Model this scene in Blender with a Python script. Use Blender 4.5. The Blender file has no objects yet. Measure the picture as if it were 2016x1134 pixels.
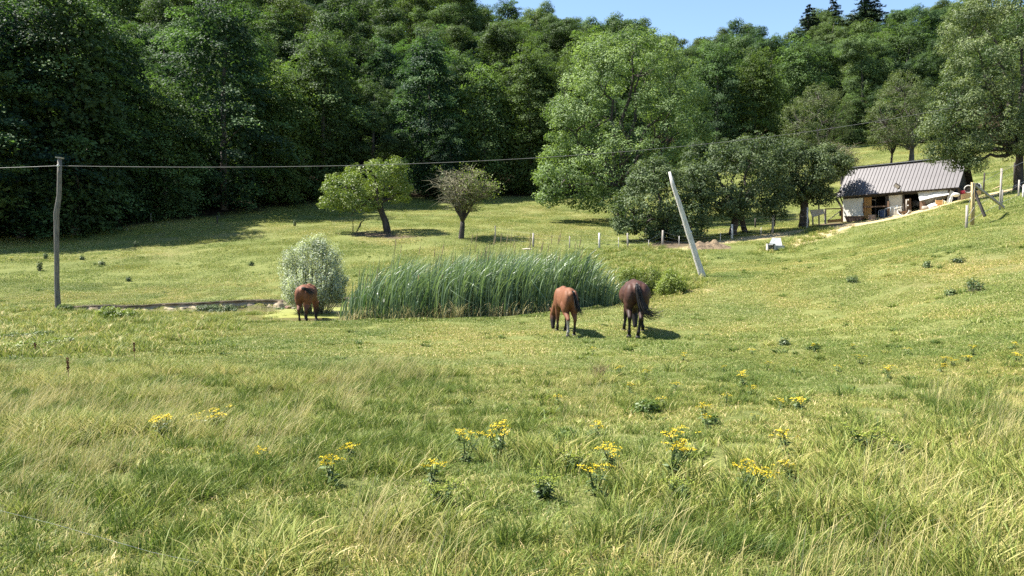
import bpy, bmesh, math, random
import numpy as np
from mathutils import Vector, Matrix, Euler

rng = np.random.default_rng(7)
random.seed(7)
S = bpy.context.scene
COL = S.collection

# ------------------------------------------------------------------ camera, sky, sun, exposure
F = 1456.0            # focal length in photo pixels (photo 2016 x 1134)
CZ = 2.75             # eye height above the pond
HORIZON = 480.0
PITCH = math.atan((567 - HORIZON) / F)
cam_d = bpy.data.cameras.new('camera')
cam_d.sensor_width = 36.0
cam_d.lens = 36.0 * F / 2016.0
cam_d.clip_start = 0.1
cam_d.clip_end = 3000
cam = bpy.data.objects.new('camera', cam_d)
cam.location = (0, 0, CZ)
cam.rotation_euler = (math.pi / 2 - PITCH, 0, 0)
COL.objects.link(cam)
S.camera = cam

SUN_EL = math.radians(56)
SUN_AZ = (-0.97, 0.22)            # horizontal direction towards the sun
world = bpy.data.worlds.new("World")
S.world = world
world.use_nodes = True
wn = world.node_tree.nodes
sky_tex = wn.new('ShaderNodeTexSky')
sky_tex.sky_type = 'NISHITA'
sky_tex.sun_disc = False
sky_tex.sun_elevation = SUN_EL
sky_tex.sun_rotation = math.atan2(SUN_AZ[0], SUN_AZ[1])
sky_tex.altitude = 200
sky_tex.air_density = 1.15
sky_tex.dust_density = 0.3
sky_tex.ozone_density = 3.5
wn['Background'].inputs[1].default_value = 0.075
world.node_tree.links.new(sky_tex.outputs[0], wn['Background'].inputs[0])
sun_d = bpy.data.lights.new('sun', 'SUN')
sun_d.energy = 5.0
sun_d.angle = math.radians(0.53)
sun_d.color = (1.0, 0.95, 0.86)
sun = bpy.data.objects.new('sun', sun_d)
_n = math.hypot(*SUN_AZ)
to_sun = Vector((SUN_AZ[0] / _n * math.cos(SUN_EL), SUN_AZ[1] / _n * math.cos(SUN_EL), math.sin(SUN_EL)))
sun.rotation_euler = to_sun.to_track_quat('Z', 'Y').to_euler()
sun.location = to_sun * 200
COL.objects.link(sun)
S.view_settings.view_transform = 'Standard'
S.view_settings.look = 'None'
S.view_settings.gamma = 1
S.view_settings.use_curve_mapping = False
S.view_settings.exposure = 1.66
S.render.engine = 'CYCLES'
S.cycles.use_denoising = False
S.cycles.sample_clamp_indirect = 4.0
S.cycles.max_bounces = 6
S.cycles.diffuse_bounces = 3
S.cycles.glossy_bounces = 2
S.cycles.transmission_bounces = 4
S.cycles.transparent_max_bounces = 4

# ------------------------------------------------------------------ helpers: projection, noise, meshes
CP, SP = math.cos(PITCH), math.sin(PITCH)
def ray(px, py):
    """direction through a photo pixel, scaled to one metre of depth along +Y"""
    u, v = (px - 1008) / F, (567 - py) / F
    y = CP + v * SP
    z = v * CP - SP
    return Vector((u / y, 1.0, z / y))
def at3(px, py, Y):
    d = ray(px, py)
    return Vector((d.x * Y, Y, CZ + d.z * Y))
def project(x, y, z):
    zz = z - CZ
    f = y * CP - zz * SP
    v = y * SP + zz * CP
    f = np.maximum(f, 1e-3)
    return 1008 + F * x / f, 567 - F * v / f

def _h(ix, iy, seed):
    n = (ix.astype(np.int64) * 374761393 + iy.astype(np.int64) * 668265263 + seed * 974711) & 0x7fffffff
    n = ((n ^ (n >> 13)) * 1274126177) & 0x7fffffff
    return ((n ^ (n >> 16)) & 0xffff) / 65535.0
def vnoise(x, y, seed=0):
    x = np.asarray(x, float); y = np.asarray(y, float)
    ix, iy = np.floor(x), np.floor(y)
    fx, fy = x - ix, y - iy
    fx = fx * fx * (3 - 2 * fx); fy = fy * fy * (3 - 2 * fy)
    a, b = _h(ix, iy, seed), _h(ix + 1, iy, seed)
    c, d = _h(ix, iy + 1, seed), _h(ix + 1, iy + 1, seed)
    return (a + (b - a) * fx) * (1 - fy) + (c + (d - c) * fx) * fy
def fbm(x, y, seed=0, oct=4):
    s, a, t = 0, 1.0, 0
    for k in range(oct):
        s = s + a * vnoise(np.asarray(x) * 2 ** k + 17.3 * k, np.asarray(y) * 2 ** k - 9.1 * k, seed + k)
        t += a; a *= 0.5
    return s / t
def sstep(a, b, x):
    t = np.clip((np.asarray(x, float) - a) / (b - a), 0, 1)
    return t * t * (3 - 2 * t)
def poly_sd(px, py, poly):
    """signed distance to a polygon, negative inside"""
    px = np.asarray(px, float); py = np.asarray(py, float)
    d = np.full(px.shape, 1e9); inside = np.zeros(px.shape, bool)
    n = len(poly)
    for i in range(n):
        ax, ay = poly[i]; bx, by = poly[(i + 1) % n]
        ex, ey = bx - ax, by - ay
        wx, wy = px - ax, py - ay
        t = np.clip((wx * ex + wy * ey) / (ex * ex + ey * ey + 1e-12), 0, 1)
        d = np.minimum(d, np.hypot(wx - t * ex, wy - t * ey))
        cond = ((ay > py) != (by > py)) & (px < ex * (py - ay) / (by - ay + 1e-12) + ax)
        inside ^= cond
    return np.where(inside, -d, d)

def np_mesh(name, V, Fc, mat=None, smooth=False, attrs=None):
    """mesh from arrays: V (n,3), Fc (m,3|4)"""
    V = np.asarray(V, np.float32); Fc = np.asarray(Fc, np.int32)
    me = bpy.data.meshes.new(name)
    k = Fc.shape[1]; m = len(Fc)
    me.vertices.add(len(V)); me.vertices.foreach_set('co', V.ravel())
    me.loops.add(m * k); me.loops.foreach_set('vertex_index', Fc.ravel())
    me.polygons.add(m)
    me.polygons.foreach_set('loop_start', np.arange(0, m * k, k, dtype=np.int32))
    me.polygons.foreach_set('loop_total', np.full(m, k, np.int32))
    if smooth:
        me.polygons.foreach_set('use_smooth', np.ones(m, bool))
    me.update(calc_edges=True)
    for an, (typ, arr) in (attrs or {}).items():
        a = me.attributes.new(an, typ, 'POINT')
        a.data.foreach_set('color' if typ == 'FLOAT_COLOR' else 'value', np.asarray(arr, np.float32).ravel())
    if mat: me.materials.append(mat)
    return me
def link(name, data, parent=None, loc=None, rot=None):
    o = bpy.data.objects.new(name, data)
    COL.objects.link(o)
    if parent is not None: o.parent = parent
    if loc is not None: o.location = loc
    if rot is not None: o.rotation_euler = rot
    return o
def tag(o, label=None, cat=None, group=None, kind=None):
    if label: o['label'] = label
    if cat: o['category'] = cat
    if group: o['group'] = group
    if kind: o['kind'] = kind
    return o
def thing(name, label, cat, loc=(0, 0, 0), rz=0.0, group=None):
    o = link(name, None, None, loc, (0, 0, rz))
    o.empty_display_size = 0.3
    return tag(o, label, cat, group)

class MB:
    """collects simple solids and builds them as one mesh"""
    def __init__(s): s.v = []; s.f = []
    def add(s, vs, fs):
        b = len(s.v); s.v += [tuple(v) for v in vs]; s.f += [tuple(i + b for i in f) for f in fs]; return s
    def box(s, c, d, rot=None):
        hx, hy, hz = d[0] / 2, d[1] / 2, d[2] / 2
        M = Euler(rot).to_matrix() if rot is not None and not isinstance(rot, Matrix) else (rot or Matrix.Identity(3))
        vs = [Vector(c) + M @ Vector((x * hx, y * hy, z * hz)) for x in (-1, 1) for y in (-1, 1) for z in (-1, 1)]
        return s.add(vs, [(0, 1, 3, 2), (4, 6, 7, 5), (0, 4, 5, 1), (2, 3, 7, 6), (0, 2, 6, 4), (1, 5, 7, 3)])
    def beam(s, a, b, w, h, up=(0, 0, 1)):
        a, b = Vector(a), Vector(b); d = (b - a).normalized()
        u = Vector(up)
        if abs(d.dot(u)) > 0.95: u = Vector((0, 1, 0))
        r = d.cross(u).normalized(); u = r.cross(d)
        vs = [p + r * (sx * w / 2) + u * (sz * h / 2) for p in (a, b) for sx in (-1, 1) for sz in (-1, 1)]
        return s.add(vs, [(0, 1, 3, 2), (4, 6, 7, 5), (0, 4, 5, 1), (2, 3, 7, 6), (0, 2, 6, 4), (1, 5, 7, 3)])
    def tube(s, pts, rad, n=8, cap=True, wob=0.0):
        pts = [Vector(p) for p in pts]
        if not hasattr(rad, '__len__'): rad = [rad] * len(pts)
        b = len(s.v); prev = None
        for i, p in enumerate(pts):
            d = (pts[min(i + 1, len(pts) - 1)] - pts[max(i - 1, 0)])
            d = d.normalized() if d.length > 1e-9 else Vector((0, 0, 1))
            if prev is None:
                r = d.orthogonal().normalized()
            else:
                r = (prev - d * prev.dot(d))
                r = r.normalized() if r.length > 1e-6 else d.orthogonal().normalized()
            prev = r; u = d.cross(r)
            for k in range(n):
                a = 2 * math.pi * k / n
                rr = rad[i] * (1 + wob * (random.random() - 0.5))
                s.v.append(tuple(p + (r * math.cos(a) + u * math.sin(a)) * rr))
        for i in range(len(pts) - 1):
            for k in range(n):
                q = b + i * n + k; q2 = b + i * n + (k + 1) % n
                s.f.append((q, q2, q2 + n, q + n))
        if cap:
            s.f.append(tuple(b + k for k in reversed(range(n))))
            s.f.append(tuple(b + (len(pts) - 1) * n + k for k in range(n)))
        return s
    def lathe(s, prof, n=16, M=None, cap=True):
        """prof: list of (radius, z)"""
        M = M or Matrix.Identity(4); b = len(s.v)
        for r, z in prof:
            for k in range(n):
                a = 2 * math.pi * k / n
                s.v.append(tuple(M @ Vector((r * math.cos(a), r * math.sin(a), z))))
        for i in range(len(prof) - 1):
            for k in range(n):
                q = b + i * n + k; q2 = b + i * n + (k + 1) % n
                s.f.append((q, q2, q2 + n, q + n))
        if cap:
            s.f.append(tuple(b + k for k in reversed(range(n))))
            s.f.append(tuple(b + (len(prof) - 1) * n + k for k in range(n)))
        return s
    def mesh(s, name, mat, smooth=False):
        me = bpy.data.meshes.new(name); me.from_pydata(s.v, [], s.f); me.update()
        if smooth:
            me.polygons.foreach_set('use_smooth', [True] * len(me.polygons))
        if mat: me.materials.append(mat)
        return me
    def build(s, name, mat, parent=None, smooth=False, loc=None, rot=None):
        return link(name, s.mesh(name, mat, smooth), parent, loc, rot)

# ------------------------------------------------------------------ materials
def new_mat(name):
    m = bpy.data.materials.new(name); m.use_nodes = True
    nt = m.node_tree; p = nt.nodes['Principled BSDF']
    return m, nt, p
def noise_node(nt, scale, detail=4, rough=0.6, coord='Object', dist=0.0, vec=None):
    t = nt.nodes.new('ShaderNodeTexNoise')
    t.inputs['Scale'].default_value = scale; t.inputs['Detail'].default_value = detail
    t.inputs['Roughness'].default_value = rough; t.inputs['Distortion'].default_value = dist
    if vec is None:
        c = nt.nodes.new('ShaderNodeTexCoord'); vec = c.outputs[coord]
    nt.links.new(vec, t.inputs['Vector'])
    return t.outputs['Fac']
def ramp(nt, fac, stops):
    r = nt.nodes.new('ShaderNodeValToRGB')
    e = r.color_ramp.elements
    while len(e) > 1: e.remove(e[-1])
    e[0].position = stops[0][0]; e[0].color = (*stops[0][1], 1)
    for pos, c in stops[1:]:
        n = e.new(pos); n.color = (*c, 1)
    nt.links.new(fac, r.inputs['Fac'])
    return r.outputs['Color']
def mixc(nt, fac, a, b, mode='MIX'):
    m = nt.nodes.new('ShaderNodeMix'); m.data_type = 'RGBA'; m.blend_type = mode
    for sock, val in ((m.inputs[0], fac), (m.inputs[6], a), (m.inputs[7], b)):
        if hasattr(val, 'is_linked') or hasattr(val, 'node'): nt.links.new(val, sock)
        elif isinstance(val, (tuple, list)): sock.default_value = (*val, 1) if len(val) == 3 else val
        else: sock.default_value = val
    return m.outputs[2]
def math_node(nt, op, a, b=0.0, c=None):
    m = nt.nodes.new('ShaderNodeMath'); m.operation = op
    for i, v in enumerate((a, b) if c is None else (a, b, c)):
        if hasattr(v, 'node'): nt.links.new(v, m.inputs[i])
        else: m.inputs[i].default_value = v
    return m.outputs[0]
def attr_node(nt, name, typ='GEOMETRY', out='Fac'):
    a = nt.nodes.new('ShaderNodeAttribute'); a.attribute_name = name; a.attribute_type = typ
    return a.outputs[out]
def bump(nt, p, h, strength=0.5, dist=0.02):
    b = nt.nodes.new('ShaderNodeBump'); b.inputs['Strength'].default_value = strength; b.inputs['Distance'].default_value = dist
    nt.links.new(h, b.inputs['Height']); nt.links.new(b.outputs[0], p.inputs['Normal'])
def surf_mat(name, c1, c2, scale=4, rough=0.8, bumps=0.3, detail=5, stops=(0.35, 0.7), metal=0.0, stretch=None, spec=None, dist=0.01):
    """two-tone noisy surface with relief"""
    m, nt, p = new_mat(name)
    vec = None
    c = nt.nodes.new('ShaderNodeTexCoord'); vec = c.outputs['Object']
    if stretch:
        mp = nt.nodes.new('ShaderNodeMapping'); mp.inputs['Scale'].default_value = stretch
        nt.links.new(vec, mp.inputs['Vector']); vec = mp.outputs[0]
    f = noise_node(nt, scale, detail, 0.65, vec=vec)
    col = ramp(nt, f, [(stops[0], c1), (stops[1], c2)])
    nt.links.new(col, p.inputs['Base Color'])
    p.inputs['Roughness'].default_value = rough; p.inputs['Metallic'].default_value = metal
    if spec is not None: p.inputs['Specular IOR Level'].default_value = spec
    if bumps:
        f2 = noise_node(nt, scale * 3, 4, 0.6, vec=vec)
        bump(nt, p, f2, bumps, dist)
    return m
def leaf_mat(name, dark, light, alt=None, trans=0.35, var=0.35, rough=0.55, spec=0.35, tip=None):
    """foliage: colour by leaf ('v' 0..1) and by tree, some light let through"""
    m, nt, p = new_mat(name)
    v = attr_node(nt, 'v')
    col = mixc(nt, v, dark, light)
    oi = nt.nodes.new('ShaderNodeObjectInfo')
    if alt: col = mixc(nt, math_node(nt, 'MULTIPLY', oi.outputs['Random'], 0.8), col, mixc(nt, v, tuple(x * 0.75 for x in alt), alt))
    hsv = nt.nodes.new('ShaderNodeHueSaturation')
    r2 = math_node(nt, 'FRACT', math_node(nt, 'MULTIPLY', oi.outputs['Random'], 7.31))
    nt.links.new(math_node(nt, 'MULTIPLY_ADD', r2, var, 1 - var * 0.5), hsv.inputs['Value'])
    nt.links.new(col, hsv.inputs['Color'])
    col = hsv.outputs[0]
    nt.links.new(col, p.inputs['Base Color'])
    p.inputs['Roughness'].default_value = rough
    p.inputs['Specular IOR Level'].default_value = spec
    t = nt.nodes.new('ShaderNodeBsdfTranslucent')
    tc = mixc(nt, 1.0, col, (1.15, 1.25, 0.55), 'MULTIPLY')
    nt.links.new(tc, t.inputs['Color'])
    mx = nt.nodes.new('ShaderNodeMixShader'); mx.inputs[0].default_value = trans
    nt.links.new(p.outputs[0], mx.inputs[1]); nt.links.new(t.outputs[0], mx.inputs[2])
    nt.links.new(mx.outputs[0], nt.nodes['Material Output'].inputs['Surface'])
    return m
# ------------------------------------------------------------------ terrain
ctrl = []
def cp(px, py, Y):
    p = at3(px, py, Y); ctrl.append((p.x, p.y, p.z))
for t in [(-400,605,32),(0,606,32),(115,609,30.5),(300,601,33),(430,598,33),(560,590,34.5),(700,585,35),(900,572,37),(1100,560,38),
          (0,535,42),(0,500,50),(0,475,58),(-500,480,50),(300,525,46),(300,450,63),(180,470,60),(420,425,72),(520,405,80),(650,392,88),
          (600,500,50),(765,457,60),(908,470,56),(1050,492,50),(800,395,90),(1000,396,90),(1120,402,86),(1000,440,66),(1180,490,49),(1200,440,68),
          (500,630,27),(800,629,27),(900,626,27),(1100,616,27.3),(1230,599,28.2),(1345,580,29.8),(300,632,26.8),(0,634,26.5),(-500,640,26),
          (1385,545,33.5),(1300,490,47),(1400,493,45.5),(1525,491,45),(1440,468,52),(1580,447,56),(1640,462,49),
          (1660,439,59),(1740,431,56.5),(1800,419,54.6),(1890,396,52),(1700,500,37),(1700,600,24.5),(1500,640,22.5),(1500,580,28),
          (1913,444,36),(1850,470,33),(2016,392,40),(2016,440,33),(2016,560,22),(2016,700,14.2),(2300,640,15),(2400,420,32),
          (1690,290,104),(1650,385,76),(1600,345,86),(1800,302,86),(1960,345,64),(2016,335,62),(1760,283,112),(2200,320,60)]:
    cp(*t)
for t in [(0,4,.84),(-4,4,.82),(5,4,.95),(0,8,.55),(-8,8,.5),(8,8,.75),(0,12,.3),(-12,12,.22),(12,12,.85),(0,20,.04),(-14,20,0),(8,20,.25),
          (0,-8,1.2),(-12,-8,1.1),(14,-8,1.9),(-30,5,.4),(30,5,2.6),(0,-60,2),
          (-70,58,3.5),(-75,85,14),(-55,100,20),(-50,140,38),(-90,140,40),(-45,190,58),(-90,200,64),(-20,110,14),(-10,130,22),(0,160,38),(0,200,50),(12,180,39),
          (25,120,18),(30,160,32),(35,200,39),(60,200,42),(70,130,22),(75,160,35),(100,130,26),(110,190,48),(60,115,18),(80,220,48),(0,260,50),(-90,280,75),
          (100,280,46),(160,120,30),(160,220,52),(-150,120,40),(-150,40,6),(150,40,8),(180,0,8),(-180,0,2),(-160,-60,2),(160,-60,5),(-160,220,70),(200,280,56),(-200,290,78)]:
    ctrl.append(t)
ctrl = np.array(ctrl)
SC = 50.0
def _phi(r2):
    return np.where(r2 > 1e-12, 0.5 * r2 * np.log(np.maximum(r2, 1e-12)), 0)
_P = ctrl[:, :2] / SC
_n = len(_P)
_K = _phi(((_P[:, None] - _P[None]) ** 2).sum(-1)) + np.eye(_n) * 0.0006
_Q = np.hstack([np.ones((_n, 1)), _P])
_A = np.block([[_K, _Q], [_Q.T, np.zeros((3, 3))]])
_W = np.linalg.solve(_A, np.concatenate([ctrl[:, 2], np.zeros(3)]))
POND = [(-19.5,31.5),(-16,29.2),(-11.5,27.4),(-7,27.0),(-1,27.3),(1.9,27.9),(4.6,28.9),(6.5,30.2),(5.5,33.5),(1,34.8),(-4,34.6),(-7.5,33.8),(-10.5,33.4),(-15,32.6)]
WATER_Z = -0.13
def gz(x, y):
    """ground height"""
    x = np.asarray(x, float); y = np.asarray(y, float)
    sh = x.shape
    q = np.stack([x.ravel(), y.ravel()], 1) / SC
    out = np.empty(len(q))
    for i in range(0, len(q), 20000):
        qq = q[i:i + 20000]
        out[i:i + 20000] = _phi(((qq[:, None] - _P[None]) ** 2).sum(-1)) @ _W[:_n] + _W[_n] + qq @ _W[_n + 1:]
    out = out.reshape(sh)
    near = sstep(70, 12, y)
    out = out + (fbm(x * 0.4, y * 0.4, 3, 3) - 0.5) * 0.13 + (fbm(x * 1.7, y * 1.7, 9, 2) - 0.5) * 0.05 * near
    sd = poly_sd(x, y, POND)
    k = sstep(0.5, -0.9, sd)
    out = out * (1 - k) + (-0.42) * k
    return out
def gz1(x, y): return float(gz(np.array([x]), np.array([y]))[0])
def ground_at(px, py, ymin=2.5, ymax=260):
    """where the ray through a photo pixel meets the ground"""
    d = ray(px, py)
    Y = np.geomspace(ymin, ymax, 900)
    below = (CZ + d.z * Y) - gz(d.x * Y, Y) < 0
    i = int(np.argmax(below)) if below.any() else len(Y) - 1
    lo, hi = Y[max(i - 1, 0)], Y[i]
    yy = np.linspace(lo, hi, 40)
    b2 = (CZ + d.z * yy) - gz(d.x * yy, yy) < 0
    y = float(yy[int(np.argmax(b2))]) if b2.any() else float(hi)
    return Vector((d.x * y, y, gz1(d.x * y, y)))
def drop(px, Y):
    """ground point at depth Y under photo column px"""
    x = (px - 1008) / F * Y
    return Vector((x, Y, gz1(x, Y)))

def axis(parts):
    out = []
    for a, b, s in parts: out += list(np.arange(a, b, s))
    return np.array(out + [parts[-1][1]])
gx = axis([(-260, -70, 5), (-70, -30, 1.0), (-30, 40, 0.4), (40, 80, 1.0), (80, 260, 5)])
gy = axis([(-60, -6, 4), (-6, 40, 0.34), (40, 66, 0.5), (66, 120, 1.0), (120, 330, 5)])
GX, GY = np.meshgrid(gx, gy)
GZ = gz(GX, GY)
nx, ny = len(gx), len(gy)
ii = np.arange(nx * ny).reshape(ny, nx)
faces = np.stack([ii[:-1, :-1], ii[:-1, 1:], ii[1:, 1:], ii[1:, :-1]], -1).reshape(-1, 4)

# soil, forest litter and dry-grass areas (world polygons)
EDGE = [(-300,30),(-60,52),(-41,60),(-31,66),(-27,73),(-22,84),(-13,91),(0,93),(8,90),(14,92),(24,98),(36,106),(48,111),(60,113),(75,108),(95,100),(300,90),(300,400),(-300,400)]
def wpoly(pts): return [(p.x, p.y) for p in (ground_at(*q) for q in pts)]
STRAW = [wpoly([(1560,486),(1600,474),(1640,462),(1690,445),(1760,431),(1830,415),(1905,394),(1900,388),(1800,412),(1720,431),(1655,440),(1600,462),(1555,478)]),
         wpoly([(1335,494),(1345,488),(1400,482),(1460,474),(1500,470),(1590,458),(1590,452),(1480,462),(1420,474),(1340,484)]),
         wpoly([(1345,578),(1385,575),(1420,566),(1390,570),(1350,571)]),
         wpoly([(1900,396),(1960,385),(2016,372),(2016,366),(1930,385)])]
MUD = [wpoly([(1255,490),(1330,487),(1400,478),(1380,468),(1300,474)]), wpoly([(700,463),(790,470),(830,466),(780,458),(700,458)]),
       wpoly([(1590,447),(1660,443),(1660,437),(1590,442)])]
def masks(x, y):
    e = fbm(x * 0.9, y * 0.9, 21, 4) - 0.5
    straw = np.zeros(np.shape(x)); mud = np.zeros(np.shape(x))
    for p in STRAW: straw = np.maximum(straw, sstep(0.5, -0.4, poly_sd(x, y, p) + e * 1.6))
    for p in MUD: mud = np.maximum(mud, sstep(0.5, -0.4, poly_sd(x, y, p) + e * 1.6))
    sd = poly_sd(x, y, POND)
    mud = np.maximum(mud, sstep(0.45, 0.1, np.abs(sd + 0.22) + e * 0.7) * 0.8)
    straw = np.maximum(straw, sstep(0.30, 0.05, np.abs(sd - 0.10) + e * 0.6) * 0.75 * sstep(31, 29.5, y))
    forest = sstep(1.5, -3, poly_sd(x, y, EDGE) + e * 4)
    dry = sstep(0.5, 0.75, fbm(x * 0.12, y * 0.12, 33, 4)) * 0.7
    right = sstep(8, 20, x) * sstep(45, 25, y)
    dry = np.clip(dry + right * sstep(0.35, 0.7, fbm(x * 0.35, y * 0.35, 41, 4)) * 0.8, 0, 1)
    return straw, mud, forest, dry
st, mu, fo, dr = masks(GX, GY)
rgba = np.stack([np.maximum(st, 0), fo, dr, mu], -1).reshape(-1, 4)

m, nt, p = new_mat('meadow_turf')
c = nt.nodes.new('ShaderNodeTexCoord').outputs['Object']
a = nt.nodes.new('ShaderNodeAttribute'); a.attribute_name = 'mask'
sep = nt.nodes.new('ShaderNodeSeparateColor'); nt.links.new(a.outputs['Color'], sep.inputs[0])
big = noise_node(nt, 0.16, 5, 0.6, vec=c)
mid = noise_node(nt, 1.4, 6, 0.7, vec=c)
fine = noise_node(nt, 14.0, 6, 0.75, vec=c)
speck = noise_node(nt, 48.0, 3, 0.7, vec=c)
g1 = ramp(nt, fine, [(0.30, (0.058, 0.076, 0.024)), (0.52, (0.130, 0.152, 0.044)), (0.70, (0.225, 0.222, 0.086))])
g2 = ramp(nt, fine, [(0.30, (0.075, 0.092, 0.028)), (0.50, (0.165, 0.180, 0.054)), (0.72, (0.28, 0.265, 0.11))])
col = mixc(nt, ramp(nt, big, [(0.40, (0, 0, 0)), (0.62, (1, 1, 1))]), g1, g2)
brown = ramp(nt, fine, [(0.3, (0.10, 0.085, 0.032)), (0.7, (0.30, 0.245, 0.125))])
dryf = math_node(nt, 'MULTIPLY', sep.outputs[2], ramp(nt, mid, [(0.38, (0.1, 0.1, 0.1)), (0.62, (1, 1, 1))]))
col = mixc(nt, dryf, col, brown)
col = mixc(nt, math_node(nt, 'MULTIPLY', ramp(nt, speck, [(0.62, (0, 0, 0)), (0.75, (1, 1, 1))]), 0.35), col, (0.34, 0.30, 0.15))
col = mixc(nt, ramp(nt, mid, [(0.25, (0.35, 0.35, 0.35)), (0.45, (0, 0, 0))]), col, (0.045, 0.07, 0.018))
strawc = ramp(nt, noise_node(nt, 6, 6, 0.75, vec=c), [(0.3, (0.22, 0.16, 0.08)), (0.5, (0.42, 0.33, 0.18)), (0.72, (0.62, 0.52, 0.33))])
col = mixc(nt, sep.outputs[0], col, strawc)
mudc = ramp(nt, noise_node(nt, 5, 6, 0.75, vec=c), [(0.3, (0.05, 0.038, 0.024)), (0.6, (0.13, 0.10, 0.065)), (0.8, (0.28, 0.22, 0.15))])
col = mixc(nt, a.outputs['Alpha'], col, mudc)
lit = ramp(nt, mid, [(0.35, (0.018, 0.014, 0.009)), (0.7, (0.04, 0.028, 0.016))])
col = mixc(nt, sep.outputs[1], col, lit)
nt.links.new(col, p.inputs['Base Color'])
p.inputs['Roughness'].default_value = 0.95
p.inputs['Specular IOR Level'].default_value = 0.1
hh = math_node(nt, 'ADD', math_node(nt, 'MULTIPLY', fine, 0.6), math_node(nt, 'MULTIPLY', mid, 0.8))
bump(nt, p, hh, 0.9, 0.10)
MAT_TURF = m
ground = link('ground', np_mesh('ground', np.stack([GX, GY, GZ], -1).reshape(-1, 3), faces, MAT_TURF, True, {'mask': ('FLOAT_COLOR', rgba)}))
tag(ground, 'rolling grazed meadow sloping up to the forest edge', kind='structure')

# ------------------------------------------------------------------ foliage builders
def unit(v): return v / np.maximum(np.linalg.norm(v, axis=-1, keepdims=True), 1e-9)
def rand_unit(n):
    return unit(rng.normal(size=(n, 3)))
def leaf_cards(C, N, size, asp=0.55, U=None, jit=0.35):
    """diamond leaves at C (n,3) with normals N; size (n,); returns V, F"""
    n = len(C)
    N = unit(N + rng.normal(size=(n, 3)) * jit)
    if U is None: U = rng.normal(size=(n, 3))
    U = unit(U - N * (U * N).sum(-1, keepdims=True))
    W = np.cross(N, U)
    s = np.asarray(size)[:, None]
    fold = N * s * 0.10
    V = np.stack([C - U * s * 0.5, C + W * s * asp * 0.5 + fold, C + U * s * 0.5, C - W * s * asp * 0.5 + fold], 1).reshape(-1, 3)
    Fc = np.arange(n * 4, dtype=np.int32).reshape(n, 4)
    return V, Fc
def crown_mesh(name, parts, mat):
    """parts: list of (V, F, v) with quads"""
    Vs, Fs, vs, b = [], [], [], 0
    for V, Fq, v in parts:
        Vs.append(V); Fs.append(Fq + b); vs.append(np.repeat(v, 4)); b += len(V)
    return np_mesh(name, np.concatenate(Vs), np.concatenate(Fs), mat, False, {'v': ('FLOAT', np.concatenate(vs))})

def beech_crown(name, mat, H, R, base, n_spray=110, per=200, leaf=0.30, shape=0.9, flat=0.22, droop=0.5, seed=0):
    """layered sprays of leaves on an uneven egg-shaped crown"""
    global rng
    rng = np.random.default_rng(seed)
    Cs, Ns, Us, sz, vv = [], [], [], [], []
    # uneven outline: a few big shoulders
    nl = 9
    lob_a = rng.uniform(0, 2 * np.pi, nl); lob_t = rng.uniform(0.1, 0.95, nl); lob_s = rng.uniform(-0.28, 0.30, nl)
    for k in range(n_spray):
        t = (k + rng.uniform()) / n_spray
        t = t ** 0.95
        ang = k * 2.39996 + rng.uniform(-0.5, 0.5)
        prof = max(0.0, 1 - abs((t - 0.42) / 0.60) ** 2.3) ** 0.55 * (0.78 + 0.22 * shape)
        if t < 0.2: prof *= 0.7 + 1.5 * t
        bulge = 1 + sum(s * math.exp(-((math.cos(ang - a) - 1) ** 2) * 2.5 - ((t - tt) / 0.16) ** 2) for a, tt, s in zip(lob_a, lob_t, lob_s))
        rr = R * prof * bulge * rng.uniform(0.70, 1.06)
        z = base + (H - base) * (t * 0.97)
        L = rng.uniform(1.3, 2.9) * (0.75 + 0.35 * (1 - t))
        out = np.array([math.cos(ang), math.sin(ang), 0])
        lat = np.array([-out[1], out[0], 0])
        n = int(per * (0.25 + 0.32 * L))
        s = rng.uniform(-0.8, 1, n); w = rng.normal(size=n) * 0.34 * (1.1 - 0.45 * s); h = rng.normal(size=n) * flat
        up = rng.uniform(-0.1, 0.55) * (1 if t > 0.25 else 0.3)
        if t > 0.8: up += 0.9 * (t - 0.8) / 0.2
        c = np.array([0, 0, z]) + out * max(rr - L * 0.5, 0)
        P = c + out * (s * L)[:, None] + lat * (w * L)[:, None] + np.array([0, 0, 1.0]) * ((s * up - droop * np.maximum(s, 0) ** 2 - 0.25 * w * w) * L + h * L * 0.55)[:, None]
        P += rng.normal(size=(n, 3)) * 0.10
        Cs.append(P)
        nn = np.array([0, 0, 1.0]) * 1.0 + out * 0.45
        Ns.append(np.tile(nn, (n, 1)) + rng.normal(size=(n, 3)) * 0.25)
        Us.append(np.tile(out - np.array([0, 0, 0.35]), (n, 1)) + rng.normal(size=(n, 3)) * 0.5)
        sz.append(rng.uniform(0.65, 1.25, n) * leaf)
        tone = rng.uniform(0.70, 1.0) if rng.uniform() < 0.36 else rng.uniform(0.0, 0.38)  # some sprays coloured bright as if sunlit, the rest dark
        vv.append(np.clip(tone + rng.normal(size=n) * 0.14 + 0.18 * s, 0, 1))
    # inner leaves keep the crown from being see-through; coloured dark as inside shade
    n = int(n_spray * per * 0.16)
    t = rng.uniform(0.02, 0.9, n); a = rng.uniform(0, 2 * np.pi, n)
    pr = np.maximum(0, 1 - np.abs((t - 0.42) / 0.6) ** 2.3) ** 0.55
    r = R * pr * np.sqrt(rng.uniform(0.05, 0.5, n))
    Cs.append(np.stack([r * np.cos(a), r * np.sin(a), base + (H - base) * t * 0.95], 1))
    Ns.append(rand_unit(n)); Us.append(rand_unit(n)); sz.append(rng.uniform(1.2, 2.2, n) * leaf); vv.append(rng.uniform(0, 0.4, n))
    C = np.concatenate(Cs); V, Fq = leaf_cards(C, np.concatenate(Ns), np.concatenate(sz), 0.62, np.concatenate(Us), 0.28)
    return crown_mesh(name, [(V, Fq, np.concatenate(vv))], mat)

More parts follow.
